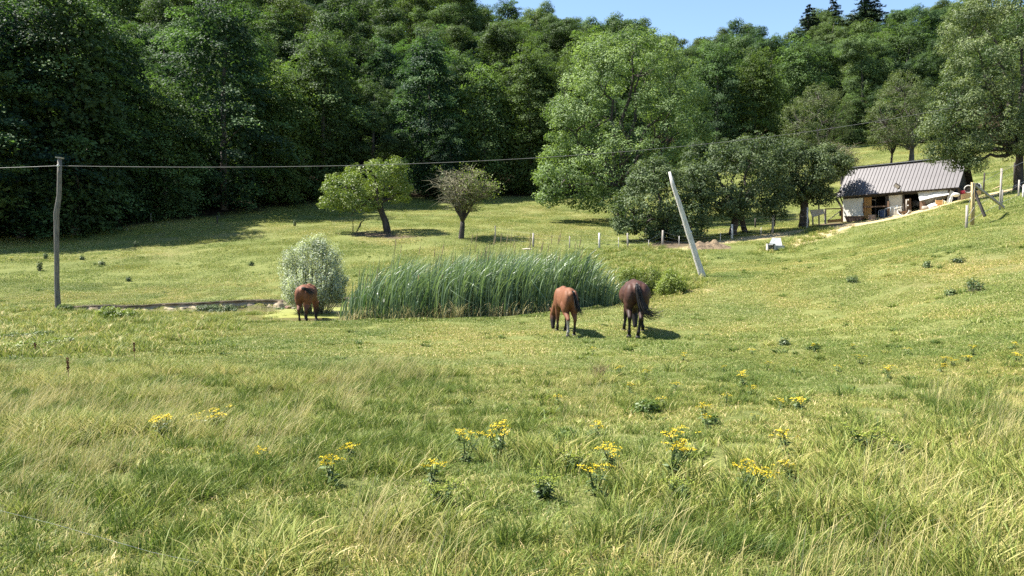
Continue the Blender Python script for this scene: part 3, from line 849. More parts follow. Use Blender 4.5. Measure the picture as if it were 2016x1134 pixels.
def scatter_object(name, label, sources, P, idx, rot, scl, tint):
    """one object whose geometry-nodes modifier sets source meshes on points"""
    me = bpy.data.meshes.new(name)
    me.vertices.add(len(P)); me.vertices.foreach_set('co', np.asarray(P, np.float32).ravel())
    P = np.asarray(P, float)
    # stand every patch square to the slope it grows on
    e = 0.5
    nx_ = -(gz(P[:, 0] + e, P[:, 1]) - gz(P[:, 0] - e, P[:, 1])) / (2 * e); ny_ = -(gz(P[:, 0], P[:, 1] + e) - gz(P[:, 0], P[:, 1] - e)) / (2 * e)
    rot = np.asarray(rot, float)
    ca, sa = np.cos(-rot), np.sin(-rot)
    lx_, ly_ = ca * nx_ - sa * ny_, sa * nx_ + ca * ny_
    ln = np.sqrt(lx_ ** 2 + ly_ ** 2 + 1)
    for an, arr, typ in (('kind_id', idx, 'INT'), ('turn', rot, 'FLOAT'), ('roll', -np.arcsin(ly_ / ln), 'FLOAT'), ('tip', np.arctan2(lx_, 1), 'FLOAT'), ('size', scl, 'FLOAT'), ('tint', tint, 'FLOAT')):
        a = me.attributes.new(an, typ, 'POINT'); a.data.foreach_set('value', np.asarray(arr, np.int32 if typ == 'INT' else np.float32))
    o = link(name, me)
    ng = bpy.data.node_groups.new(name, 'GeometryNodeTree')
    ng.interface.new_socket('Geometry', in_out='INPUT', socket_type='NodeSocketGeometry')
    ng.interface.new_socket('Geometry', in_out='OUTPUT', socket_type='NodeSocketGeometry')
    N, Lk = ng.nodes, ng.links
    gi = N.new('NodeGroupInput'); go = N.new('NodeGroupOutput')
    join = N.new('GeometryNodeJoinGeometry')
    def named(n, t):
        x = N.new('GeometryNodeInputNamedAttribute'); x.data_type = t; x.inputs['Name'].default_value = n; return x.outputs['Attribute']
    kid, turn, size = named('kind_id', 'INT'), named('turn', 'FLOAT'), named('size', 'FLOAT')
    comb = N.new('ShaderNodeCombineXYZ'); Lk.new(turn, comb.inputs['Z']); Lk.new(named('roll', 'FLOAT'), comb.inputs['X']); Lk.new(named('tip', 'FLOAT'), comb.inputs['Y'])
    for i, me_s in enumerate(sources):
        src = bpy.data.objects.new(name + '_source', me_s)
        oi = N.new('GeometryNodeObjectInfo'); oi.inputs['Object'].default_value = src; oi.transform_space = 'ORIGINAL'
        cmpn = N.new('FunctionNodeCompare'); cmpn.data_type = 'INT'; cmpn.operation = 'EQUAL'
        Lk.new(kid, [s for s in cmpn.inputs if s.type == 'INT'][0]); [s for s in cmpn.inputs if s.type == 'INT'][1].default_value = i
        ip = N.new('GeometryNodeInstanceOnPoints')
        Lk.new(gi.outputs[0], ip.inputs['Points']); Lk.new(cmpn.outputs[0], ip.inputs['Selection']); Lk.new(oi.outputs['Geometry'], ip.inputs['Instance'])
        Lk.new(comb.outputs[0], ip.inputs['Rotation']); Lk.new(size, ip.inputs['Scale'])
        Lk.new(ip.outputs[0], join.inputs[0])
    Lk.new(join.outputs[0], go.inputs[0])
    md = o.modifiers.new('scatter', 'NODES'); md.node_group = ng
    return tag(o, label, kind='stuff')

g4 = np.random.default_rng(99)
def scatter_pts(y0, y1, dens, margin=1.25):
    """random ground points in the view's wedge between two depths; dens per m2"""
    area = 0.7 * margin * (y1 ** 2 - y0 ** 2) + 3 * (y1 - y0)
    n = int(area * dens)
    y = np.sqrt(g4.uniform(y0 ** 2, y1 ** 2, n))
    x = g4.uniform(-1, 1, n) * (y * 0.70 * margin + 1.5)
    return x, y
def keep_off(x, y, forest=True):
    st_, mu_, fo_, dr_ = masks(x, y)
    sd = poly_sd(x, y, POND)
    pr = (1 - np.clip(st_ * 1.0 + mu_ * 0.95, 0, 1)) * (1 - 0.92 * fo_)
    return (g4.uniform(size=x.shape) < pr) & (sd > 0.15), dr_
def in_px(x, y, poly, soft=40, z=0.3):
    px, py = project(x, y, gz(x, y))
    return sstep(soft, -soft, poly_sd(px, py, poly))

# short grass, three reaches
short_src = [blade_mesh('short_grass', [blades(460, 0.30, 0.065, 0.0070, 1.2, 10 + i, (0.0, 0.0), 2, vmean=0.38 + 0.09 * i, vsd=0.27)], M_GRASS) for i in range(3)]
mid_src = [blade_mesh('meadow_grass', [blades(560, 0.50, 0.060, 0.0135, 1.3, 20 + i, (0.0, 0.0), 2, vmean=0.38 + 0.10 * i, vsd=0.28)], M_GRASS) for i in range(3)]
far_src = [blade_mesh('far_grass', [blades(420, 0.9, 0.075, 0.034, 1.3, 30 + i, (0.0, 0.0), 1, vmean=0.38 + 0.10 * i, vsd=0.26)], M_GRASS) for i in range(3)]
def lay(name, label, src, y0, y1, dens, s0, s1, up=0.0):
    x, y = scatter_pts(y0, y1, dens)
    k, dr_ = keep_off(x, y); x, y, dr_ = x[k], y[k], dr_[k]
    n = len(x)
    big = fbm(x * 0.13, y * 0.13, 51, 4)
    idx = np.clip(np.floor(3 * (0.75 * sstep(0.3, 0.72, big) + 0.5 * dr_ + g4.uniform(-.22, .22, n))), 0, 2).astype(int)
    tint = np.clip(0.15 + sstep(0.25, 0.75, fbm(x * 0.5, y * 0.5, 61, 3)) * 0.7 + 0.35 * dr_ + g4.normal(size=n) * 0.12, 0, 1)
    return scatter_object(name, label, src, np.stack([x, y, gz(x, y) + up], 1), idx, g4.uniform(-0.6, 0.6, n) + g4.integers(0, 4, n) * 1.5708, g4.uniform(s0, s1, n), tint)
lay('short_grass', 'short green and straw flecked grass close to the viewer', short_src, 2.2, 17, 9.0, 0.75, 1.3)
lay('meadow_grass', 'grazed meadow grass around the horses and pond', mid_src, 15, 40, 3.4, 0.75, 1.2)
lay('far_grass', 'grazed grass of the rising back meadow', far_src, 38, 118, 1.1, 0.8, 1.25)

# tall foreground grass, green and dry
tall_src = [blade_mesh('tall_grass', [blades(70, 0.15, 0.23, 0.0082, 0.75, 40 + i, (0.18, 0.03), 4, False, vmean=0.22 + 0.09 * i, vsd=0.24, center=True)], M_GRASS) for i in range(4)]
dry_src = [blade_mesh('dry_grass', [blades(16, 0.16, 0.40, 0.0030, 0.30, 50 + i, (0.50, 0.06), 5, False, vmean=0.5, vsd=0.22, head=1.5), blades(22, 0.15, 0.22, 0.005, 0.5, 55 + i, (0.4, 0.05), 3, False, vmean=0.25, vsd=0.2)], M_STRAW) for i in range(3)]
TALL = [(-900,690),(0,690),(200,700),(380,715),(600,690),(760,715),(880,740),(960,800),(900,860),(800,930),(820,1010),(1000,1040),(1200,1010),(1400,1000),(1560,1010),(1640,960),(1600,880),(1700,830),(1790,790),(2016,760),(2900,740),(2900,1500),(-900,1500)]
DRY = [[(-600,740),(150,740),(330,760),(430,800),(380,900),(200,960),(40,930),(-600,960)], [(560,770),(640,740),(760,712),(870,745),(840,790),(720,800),(620,850),(480,920),(420,880)],
       [(1830,790),(2016,770),(2700,760),(2700,1000),(2016,980),(1880,880)], [(980,1060),(1250,1050),(1500,1010),(1750,930),(1990,1000),(1990,1160),(1500,1180),(980,1180)],
       [(1090,790),(1160,770),(1180,830),(1110,850)], [(640,1060),(760,1040),(900,1130),(640,1160)], [(0,900),(120,880),(180,960),(160,1060),(0,1040)]]
x, y = scatter_pts(2.2, 15.5, 44)
pt = np.maximum(in_px(x, y, TALL, 45), 0.20 * in_px(x, y, [(820,760),(1000,740),(1400,760),(1660,800),(1650,960),(1400,1010),(1000,1010),(820,930)], 40))
pt = pt * (0.22 + 0.78 * sstep(0.40, 0.58, fbm(x * 1.0, y * 1.0, 71, 3)))
k = (g4.uniform(size=len(x)) < pt) & keep_off(x, y)[0]
x, y = x[k], y[k]; n = len(x)
lush = fbm(x * 0.7, y * 0.7, 81, 3)
scatter_object('tall_grass', 'tall windblown green grass filling the foreground', tall_src, np.stack([x, y, gz(x, y)], 1),
    np.clip((4 * sstep(0.25, 0.8, lush + g4.normal(size=n) * 0.1)).astype(int), 0, 3), g4.uniform(-0.45, 0.45, n), g4.uniform(0.55, 1.15, n) * (0.75 + 0.5 * sstep(0.3, 0.7, lush)), np.clip(0.1 + lush * 0.8 + g4.normal(size=n) * 0.12, 0, 1))
x, y = scatter_pts(2.2, 16, 30)
pd = np.zeros(len(x))
for P in DRY: pd = np.maximum(pd, in_px(x, y, P, 40))
pd = np.maximum(pd, 0.10 * in_px(x, y, TALL, 45)) * (0.25 + 0.75 * sstep(0.35, 0.6, fbm(x * 1.3, y * 1.3, 91, 3)))
k = (g4.uniform(size=len(x)) < pd * 0.5) & keep_off(x, y)[0]
x, y = x[k], y[k]; n = len(x)
scatter_object('dry_grass', 'straw coloured windswept dry grass among the green', dry_src, np.stack([x, y, gz(x, y)], 1), g4.integers(0, 3, n), g4.uniform(-0.35, 0.35, n), g4.uniform(0.6, 1.2, n), g4.uniform(0, 1, n))
# rough taller herbs behind the reeds and on the near left bank
ROUGH = [[(1130,500),(1260,490),(1360,500),(1390,520),(1380,560),(1340,575),(1220,560),(1120,520)], [(-300,625),(120,612),(300,625),(480,632),(420,670),(200,700),(-300,720)], [(1480,500),(1520,478),(1560,478),(1600,455),(1640,455),(1600,475),(1560,490)]]
x, y = scatter_pts(15, 62, 9)
pr = np.zeros(len(x))
for P in ROUGH: pr = np.maximum(pr, in_px(x, y, P, 12))
k = (g4.uniform(size=len(x)) < pr) & (poly_sd(x, y, POND) > 0.1)
x, y = x[k], y[k]; n = len(x)
rough_src = [blade_mesh('rough_herbs', [blades(46, 0.22, 0.26, 0.018, 0.9, 64 + i, (0.15, 0), 3, False, vmean=0.30 + 0.12 * i, vsd=0.22, center=True)], M_GRASS) for i in range(3)]
scatter_object('rough_herbs', 'rough taller weeds and herbs behind the reeds and on the near bank', rough_src, np.stack([x, y, gz(x, y)], 1), g4.integers(0, 3, n), g4.uniform(0, 6.28, n), g4.uniform(0.5, 1.3, n), g4.uniform(0.2, 1, n))

# low weeds and coarse tufts scattered through the grazed turf
x, y = scatter_pts(6, 55, 1.6)
HERB = [[(820,760),(1000,740),(1400,760),(1660,800),(1650,960),(1400,1010),(1000,1010),(820,930)], [(1100,690),(2016,620),(2300,760),(1500,800),(1100,770)]]
pr = np.full(len(x), 0.16) * sstep(0.45, 0.6, fbm(x * 0.35, y * 0.35, 111, 3)) * 2
for P in HERB: pr = np.maximum(pr, in_px(x, y, P, 40) * (0.75 if P is HERB[0] else 0.35))
k = (g4.uniform(size=len(x)) < pr) & keep_off(x, y)[0]
x, y = x[k], y[k]; n = len(x)
low_src = [blade_mesh('low_weeds', [blades(34, 0.10, 0.13, 0.018, 1.1, 84 + i, (0.05, 0), 3, False, vmean=(0.05, 0.22, 0.55)[i], vsd=0.14, center=True)], M_GRASS) for i in range(3)]
scatter_object('low_weeds', 'low weeds and coarse tufts scattered through the grazed grass', low_src, np.stack([x, y, gz(x, y)], 1), g4.integers(0, 3, n), g4.uniform(0, 6.28, n), g4.uniform(0.5, 1.5, n), g4.uniform(0.0, 1, n))

# marsh herbs between the earth bank and the near grass
x = g4.uniform(-20, -8.5, 2600); y = g4.uniform(27.2, 34, 2600)
k = (poly_sd(x, y, POND) < 0.1) & (g4.uniform(size=len(x)) < 0.75 * sstep(0.35, 0.62, fbm(x * 0.9, y * 1.6, 131, 3)) * sstep(-9.5, -11.5, x) * sstep(31.6, 30.2, y) + 0.03)
x, y = x[k], y[k]; n = len(x)
scatter_object('marsh_herbs', 'low herbs and sedges growing on the muddy left end of the pond', rough_src, np.stack([x, y, np.full(n, -0.16)], 1), g4.integers(0, 3, n), g4.uniform(0, 6.28, n), g4.uniform(0.4, 1.0, n), g4.uniform(0.2, 0.9, n))
# ------------------------------------------------------------------ pond, bank, reeds, willow, weeds
m, nt, p = new_mat('duckweed_water')
c = nt.nodes.new('ShaderNodeTexCoord').outputs['Object']
f = noise_node(nt, 1.6, 5, 0.6, vec=c); f2 = noise_node(nt, 30, 3, 0.6, vec=c)
weed = ramp(nt, f2, [(0.3, (0.15, 0.17, 0.03)), (0.7, (0.25, 0.25, 0.055))])
mudw = ramp(nt, f2, [(0.3, (0.09, 0.075, 0.03)), (0.7, (0.22, 0.19, 0.09))])
fac = attr_node(nt, 'v')
wf_ = ramp(nt, math_node(nt, 'ADD', fac, math_node(nt, 'MULTIPLY', f, 1.1)), [(0.85, (0, 0, 0)), (1.05, (1, 1, 1))])
nt.links.new(mixc(nt, wf_, mudw, weed), p.inputs['Base Color'])
nt.links.new(ramp(nt, wf_, [(0, (0.12, 0.12, 0.12)), (1, (0.55, 0.55, 0.55))]), p.inputs['Roughness'])
bump(nt, p, f2, 0.15, 0.01)
wx, wy = np.meshgrid(np.arange(-20.5, 7.5, 0.4), np.arange(26, 36, 0.4))
wi = np.arange(wx.size).reshape(wx.shape)
wfc = np.stack([wi[:-1, :-1], wi[:-1, 1:], wi[1:, 1:], wi[1:, :-1]], -1).reshape(-1, 4)
cxm = wx.ravel()[wfc].mean(1); cym = wy.ravel()[wfc].mean(1)
wfc = wfc[poly_sd(cxm, cym, POND) < 0.6]
wv = sstep(28.1, 29.4, wy) * sstep(-11.2, -8.6, wx)
tag(link('pond_water', np_mesh('pond_water', np.stack([wx, wy, np.full(wx.shape, WATER_Z)], -1).reshape(-1, 3), wfc, m, False, {'v': ('FLOAT', wv.ravel())})), 'small pond covered with yellow green duckweed', kind='structure')

# cut bank on the far side
BANK = [(-19.2, 31.7), (-17.5, 32.2), (-15, 32.75), (-12.6, 33.2), (-10.5, 33.6), (-8.8, 33.9), (-7.2, 34.1)]
bp = []
for (a, b) in zip(BANK[:-1], BANK[1:]):
    for t in np.arange(0, 1, 0.035): bp.append((a[0] + (b[0] - a[0]) * t, a[1] + (b[1] - a[1]) * t))
bp = np.array(bp); nb = len(bp); rows = 8
BV, bv = [], []
wig = (fbm(bp[:, 0] * 1.3, bp[:, 0] * 0.3, 5, 4) - 0.5) * 1.5
top = gz(bp[:, 0], bp[:, 1] + 0.85)
hgt = 0.45 + 0.75 * sstep(-19, -11, bp[:, 0])
for r in range(rows):
    t = r / (rows - 1)
    yv = bp[:, 1] + wig * 0.6 - (0.10 if r == 1 else 0.35 * max(0, t - 0.2)) + (fbm(bp[:, 0] * 4, bp[:, 0] * 0 + r * 1.7, 6, 3) - 0.5) * 0.25 * (t > 0)
    if r == 0: yv = bp[:, 1] + 0.95
    zt = top + 0.03
    q = 0 if r < 2 else (r - 1) / (rows - 2)
    zv = zt + (WATER_Z - 0.03 - zt) * q + (fbm(bp[:, 0] * 2.2, bp[:, 0] * 0 + r * 0.4, 8, 3) - 0.5) * 0.07 * (0 < r)
    BV.append(np.stack([bp[:, 0], yv, zv], 1)); bv.append(np.full(nb, t))
bi = np.arange(nb * rows).reshape(rows, nb)
bf = np.stack([bi[:-1, :-1], bi[1:, :-1], bi[1:, 1:], bi[:-1, 1:]], -1).reshape(-1, 4)
m, nt, p = new_mat('bank_soil')
c = nt.nodes.new('ShaderNodeTexCoord').outputs['Object']; f = noise_node(nt, 5, 6, 0.75, vec=c)
t_ = math_node(nt, 'ADD', attr_node(nt, 'v'), math_node(nt, 'MULTIPLY', f, 0.5))
col = ramp(nt, t_, [(0.20, (0.07, 0.075, 0.025)), (0.34, (0.05, 0.038, 0.022)), (0.46, (0.16, 0.115, 0.07)), (0.62, (0.27, 0.21, 0.14)), (1.0, (0.36, 0.30, 0.20))])
nt.links.new(col, p.inputs['Base Color']); p.inputs['Roughness'].default_value = 0.95; bump(nt, p, f, 0.8, 0.06)
tag(link('pond_bank', np_mesh('pond_bank', np.concatenate(BV), bf, m, False, {'v': ('FLOAT', np.concatenate(bv))})), 'crumbling earth bank with a dark overhanging turf edge', kind='structure')

# cattail bed
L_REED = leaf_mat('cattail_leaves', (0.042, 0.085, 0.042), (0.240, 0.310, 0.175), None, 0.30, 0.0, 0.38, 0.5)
REEDP = [(-6.6,27.9),(-6.25,27.25),(-5.9,27.0),(-4.8,27.15),(-4.2,26.95),(-3,27.05),(0,27.35),(2,27.9),(4.2,28.9),(4.4,30.5),(2.5,32.2),(-1,32.4),(-3.5,31.6),(-5.2,29.8),(-6.3,28.2)]
g5 = np.random.default_rng(5)
n = 10500
rx = g5.uniform(-6.5, 4.6, n); ry = g5.uniform(26.9, 32.5, n)
# leaves stand in clumps
dn = 0.3 + 0.9 * sstep(0.35, 0.6, fbm(rx * 1.1, ry * 1.1, 12, 2))
k = (poly_sd(rx, ry, REEDP) < 0.05 + 0.5 * (fbm(rx * 1.4, ry * 1.4, 19, 2) - 0.5)) & (g5.uniform(size=n) < dn); rx, ry = rx[k], ry[k]; n = len(rx)
H = (3.02 + 0.36 * sstep(-6.2, -1.5, rx) * fbm(rx * 0.45, ry * 0.3, 14, 3) * 1.2) * (1.10 - 0.48 * g5.uniform(0, 1, n) ** 1.7)
H *= (1 - 0.45 * sstep(2.2, 4.5, rx)) * (0.52 + 0.48 * sstep(-6.5, -5.3, rx)); H *= 1 - 0.17 * np.exp(-((rx + 3.55) / 0.35) ** 2)
H *= 0.82 + 0.18 * sstep(27.0, 28.5, ry)
shortk = g5.uniform(size=n) < 0.10; H[shortk] *= 0.5
lean = np.abs(g5.normal(0.30, 0.16, n)); wind = lean * (0.7 + 0.9 * H / 2.4)
side = g5.normal(0, 0.12, n); sidey = g5.normal(-0.05, 0.15, n)
seg = 8; zb = gz(rx, ry)
w = g5.uniform(0.022, 0.044, n); fa = g5.uniform(-0.9, 0.9, n)
kink = np.where(g5.uniform(size=n) < 0.06, g5.uniform(0.4, 0.8, n), 9)
Vs = []
for q in range(seg + 1):
    t = q / seg
    ww = w * (1 - max(0, (t - 0.55) / 0.45) ** 1.5) * 0.5 + 0.001
    off = side * t + wind * t ** 2.6
    zz = zb + H * (t - 0.10 * t ** 3 - 0.22 * wind * t ** 4)
    zz = np.where(t > kink, zb + H * kink - (t - kink) * H * 0.55, zz); off = np.where(t > kink, off + (t - kink) * 0.9, off)
    cx_ = rx + off * H * 0.42; cy_ = ry + sidey * t * H * 0.5
    Vs.append(np.stack([np.stack([cx_ - np.cos(fa) * ww, cy_ - np.sin(fa) * ww, zz], 1), np.stack([cx_ + np.cos(fa) * ww, cy_ + np.sin(fa) * ww, zz], 1)], 1))
V = np.stack(Vs, 1).reshape(n, (seg + 1) * 2, 3)
base = np.arange(n) * (seg + 1) * 2
Fq = np.concatenate([np.stack([base + 2 * q, base + 2 * q + 1, base + 2 * q + 3, base + 2 * q + 2], 1) for q in range(seg)])
v = np.clip(g5.normal(0.40, 0.28, n), 0, 1)
vt = np.clip(v[:, None] + np.repeat(np.linspace(-0.28, 0.30, seg + 1), 2)[None], 0, 1)  # tips lightened to hold their bright highlights, bases darker
reeds = thing('cattail_bed', 'dense bed of tall green cattails bending in the wind along the pond', 'reeds', (0, 0, 0))
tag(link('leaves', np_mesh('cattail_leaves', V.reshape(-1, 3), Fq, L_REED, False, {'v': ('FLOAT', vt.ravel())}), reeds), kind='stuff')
mb = MB()
M_STALK = surf_mat('cattail_stalk', (0.10, 0.075, 0.035), (0.28, 0.22, 0.10), 8, 0.8, 0)
for i in range(110):
    a = g5.integers(0, n); hh = H[a] * g5.uniform(1.0, 1.12) if H[a] > 1.5 else 2.0
    x0, y0, z0 = rx[a], ry[a], zb[a]; lx_ = 0.12 * hh * g5.uniform(0.3, 1.3)
    mb.tube([(x0, y0, z0), (x0 + lx_ * .3, y0, z0 + hh * .6), (x0 + lx_, y0, z0 + hh)], [0.008, 0.007, 0.004], 4, False)
    if g5.uniform() < 0.75:
        mb.tube([(x0 + lx_ * .72, y0, z0 + hh * .82), (x0 + lx_ * .86, y0, z0 + hh * .91)], [0.016, 0.015], 5)
tag(mb.build('seed_stalks', M_STALK, reeds), kind='stuff')
mb = []
dryl = blades(1100, 1.0, 0.75, 0.022, 0.7, 77, (0.1, 0), 4, True, vmean=0.6, vsd=0.2)
near_i = np.where(ry < 27.9)[0]
pick = g5.choice(near_i, 1100); Vd = dryl[0].reshape(1100, -1, 3)
Vd = Vd - Vd[:, :2].mean(1, keepdims=True) + np.stack([rx[pick], ry[pick] - 0.1, zb[pick]], 1)[:, None]
tag(link('dead_leaves', np_mesh('dead_leaves', Vd.reshape(-1, 3), dryl[1], M_STRAW, False, {'v': ('FLOAT', dryl[2])}), reeds), kind='stuff')

def shoots(parent, b, n, spread, h0, h1, leafm, leaf, asp, seed, name='shoots'):
    g = np.random.default_rng(seed); Cs, Ns, Us, sz, vv = [], [], [], [], []
    for k in range(n):
        a = g.uniform(0, 6.28); r = spread * math.sqrt(g.uniform(0.1, 1)); hh = g.uniform(h0, h1) * (1 - 0.35 * (r / spread) ** 2)
        base = np.array([math.cos(a) * r * .8, math.sin(a) * r * .8, hh * .55]); d = np.array([math.cos(a) * .35 * r / spread + .12, math.sin(a) * .35 * r / spread, 1.0]); L = hh * g.uniform(.35, .5)
        m_ = 46; s = g.uniform(0, 1, m_)
        C = base + d * (s * L)[:, None] + g.normal(size=(m_, 3)) * (0.07 * (1.15 - s))[:, None]
        Cs.append(C); Ns.append(g.normal(size=(m_, 3))); Us.append(np.tile(d, (m_, 1)) + g.normal(size=(m_, 3)) * .55); sz.append(g.uniform(.6, 1.25, m_) * leaf); vv.append(np.clip(.35 + .55 * s + g.normal(size=m_) * .2, 0, 1))
    V, Fq = leaf_cards(np.concatenate(Cs), np.concatenate(Ns), np.concatenate(sz), asp, np.concatenate(Us), .3)
    return link(name, crown_mesh(name, [(V, Fq, np.concatenate(vv))], leafm), parent)
def bush(name, label, cat, px, py, ells_px, leafm, n_cl, cl_r, per, leaf, asp, seed, group=None, stems=14, stemm=None, Y=None, tone=(0.1, 0.95), up=0.5, inner=0.15, lowcut=-0.6, squash=0.9, dy=0.0):
    b = ground_at(px, py) if Y is None else drop(px, Y)
    t = thing(name, label, cat, b, 0, group); sc = b.y / F
    ells = []
    for cx_, cy_, rx_, ry_, rd in ells_px:
        P = at3(cx_, cy_, b.y + dy) - b
        ells.append((tuple(P), (rx_ * sc, rd, ry_ * sc)))
    cm, cl = puff_crown('foliage', leafm, ells, n_cl, cl_r, per, leaf, asp, seed, inner, up, (0.5, 1.05), tone, squash, lowcut)
    link('foliage', cm, t)
    if stems:
        mb = MB(); random.seed(seed)
        for i in np.random.default_rng(seed).choice(len(cl), min(stems, len(cl)), False):
            e = Vector(cl[i]); s0 = Vector((e.x * 0.3 + random.uniform(-.08, .08), random.uniform(-.1, .1), -0.1))
            P, R_ = limb_path(s0, e, 0.02, 0.005, 4, 0.04); mb.tube(P, R_, 4)
        mb.build('stems', stemm or TWIG, t)
    return t
L_WILLOW = leaf_mat('willow_leaves', (0.085, 0.120, 0.060), (0.62, 0.66, 0.52), None, 0.30, 0.0, 0.5, 0.4)
L_HERB = leaf_mat('herb_leaves', (0.040, 0.075, 0.016), (0.125, 0.175, 0.040), None, 0.30, 0.35, 0.5, 0.4)
L_LIME = leaf_mat('lime_leaves', (0.085, 0.130, 0.020), (0.230, 0.275, 0.055), None, 0.35, 0.2, 0.5, 0.4)
L_DARKHERB = leaf_mat('dark_herb_leaves', (0.045, 0.078, 0.026), (0.13, 0.175, 0.062), None, 0.22, 0.4, 0.5, 0.4)
_w = bush('willow_shrub', 'silvery white leaved willow shrub standing at the pond edge', 'shrub', 615, 603,
     [(620,545,58,58,1.1),(600,505,38,36,.8),(640,515,36,38,.8),(575,525,24,32,.6),(655,560,30,40,.7),(620,585,56,24,1.0),(625,485,22,20,.5),(590,570,36,36,.8)],
     L_WILLOW, 430, 0.20, 50, 0.085, 0.26, 201, stems=110, Y=30.6, tone=(0.0, 1.0), up=0.3, lowcut=-0.9, squash=1.35)
shoots(_w, None, 300, 1.45, 1.7, 3.15, L_WILLOW, 0.095, 0.26, 77)
WG = 'leafy green weeds behind the dark horse'
bush('weed_clump', 'tall feathery green weeds rising directly behind the dark bay horse', 'weeds', 1262, 590, [(1262,560,36,34,.7),(1240,545,24,26,.6),(1285,550,22,30,.6)], L_LIME, 240, 0.15, 46, 0.07, 0.35, 211, WG, 50, lowcut=-0.9, squash=1.3)
bush('weed_clump', 'bushy green weed clump at the right end of the reed bed', 'weeds', 1325, 582, [(1325,558,24,28,.6),(1312,566,22,18,.5),(1338,566,12,18,.4)], L_LIME, 150, 0.15, 34, 0.08, 0.36, 212, WG, 40, lowcut=-0.9, squash=1.2)
bush('weed_clump', 'dark leafy water plants in a low mound at the left end of the pond', 'weeds', 432, 625, [(450,613,22,13,.5),(410,612,30,11,.5),(430,612,35,12,.5)], L_DARKHERB, 200, 0.11, 40, 0.06, 0.5, 213, None, 20, lowcut=-0.9)
bush('weed_clump', 'bright lime green leafy patch below the earth bank', 'weeds', 220, 628, [(215,615,22,10,.5),(240,618,30,9,.5)], L_LIME, 120, 0.11, 40, 0.06, 0.5, 214, None, 12, lowcut=-0.9)
bush('weed_clump', 'small dark plant beside the brown stone at the water', 'weeds', 555, 620, [(553,613,14,9,.3)], L_DARKHERB, 60, 0.09, 40, 0.05, 0.5, 215, None, 10, lowcut=-0.9)
bush('weed_clump', 'light green weeds growing at the foot of the upright pole', 'weeds', 128, 612, [(128,606,14,6,.3)], L_HERB, 40, 0.09, 40, 0.05, 0.5, 216, None, 8, lowcut=-0.9)
NG = 'broad leaved weed patches on the near left bank'
for i, (px, py, rx_, ry_, lab, mt) in enumerate([(40, 690, 34, 10, 'broad leaved light green weed patch at the left picture edge', L_LIME), (75, 668, 26, 9, 'leafy weed patch with dark gaps below the upright pole', L_HERB), (118, 682, 30, 10, 'yellow green leafy weed patch with a dark hollow beneath', L_LIME), (20, 672, 22, 8, 'small leafy weed patch at the far left of the near bank', L_HERB)]):
    bush('weed_patch', lab, 'weeds', px, py, [(px, py - 5, rx_, ry_, .5)], mt, 90, 0.09, 34, 0.065, 0.6, 220 + i, NG, 0, lowcut=-0.3)
# rushes
rush = ground_at(520, 622)
t = thing('rush_tuft', 'tuft of fresh green rushes at the pond edge left of the brown stone', 'rushes', rush, 0)
parts_ = []
for k in range(9):
    V_, F_, v_ = blades(60, 0.18, 0.42, 0.012, 0.25, 300 + k, (0.05, 0), 3, False, vmean=0.25, vsd=0.15, center=True)
    V_ = V_ + np.array([-0.5 + k * 0.125, random.uniform(-.2, .2), 0]); parts_.append((V_, F_, v_))
link('leaves', blade_mesh('rush_leaves', parts_, M_GRASS), t)
M_STONE = surf_mat('brown_stone', (0.10, 0.05, 0.035), (0.30, 0.17, 0.12), 9, 0.85, 0.5)
M_PALE = surf_mat('pale_stone', (0.30, 0.25, 0.18), (0.55, 0.48, 0.38), 9, 0.9, 0.5)
def stone(name, label, px, py, s, mat, seed, group=None, Y=None):
    g = np.random.default_rng(seed); bm = bmesh.new(); bmesh.ops.create_icosphere(bm, subdivisions=2, radius=1)
    for v_ in bm.verts:
        d = v_.co.normalized(); k = 1 + 0.22 * math.sin(d.x * 3 + seed) * math.cos(d.y * 4 + seed) + g.uniform(-.08, .08)
        v_.co = Vector((d.x * s[0] * k, d.y * s[1] * k, d.z * s[2] * k))
    me = bpy.data.meshes.new(name); bm.to_mesh(me); bm.free(); me.materials.append(mat)
    b = ground_at(px, py); b.z = max(b.z, WATER_Z)
    o = link(name, me, None, b + Vector((0, 0, s[2] * 0.4)), (0, 0, seed)); tag(o, label, 'stone', group); return o
stone('stone', 'reddish brown stone lying at the edge of the duckweed pond', 568, 619, (.16, .12, .10), M_STONE, 3)
for i, (px, py, s) in enumerate([(578,621,.09),(586,622,.07),(593,620,.06),(640,626,.06),(655,627,.08),(705,630,.06)]):
    stone('pebble', 'small pale stone on the muddy pond shore near the left horse', px, py, (s, s * .8, s * .6), M_PALE, 10 + i, 'small stones on the pond shore')
stone('stone', 'flat white stone in the grass beside the thin post of the back meadow', 1037, 491, (.35, .25, .06), M_PALE, 31)
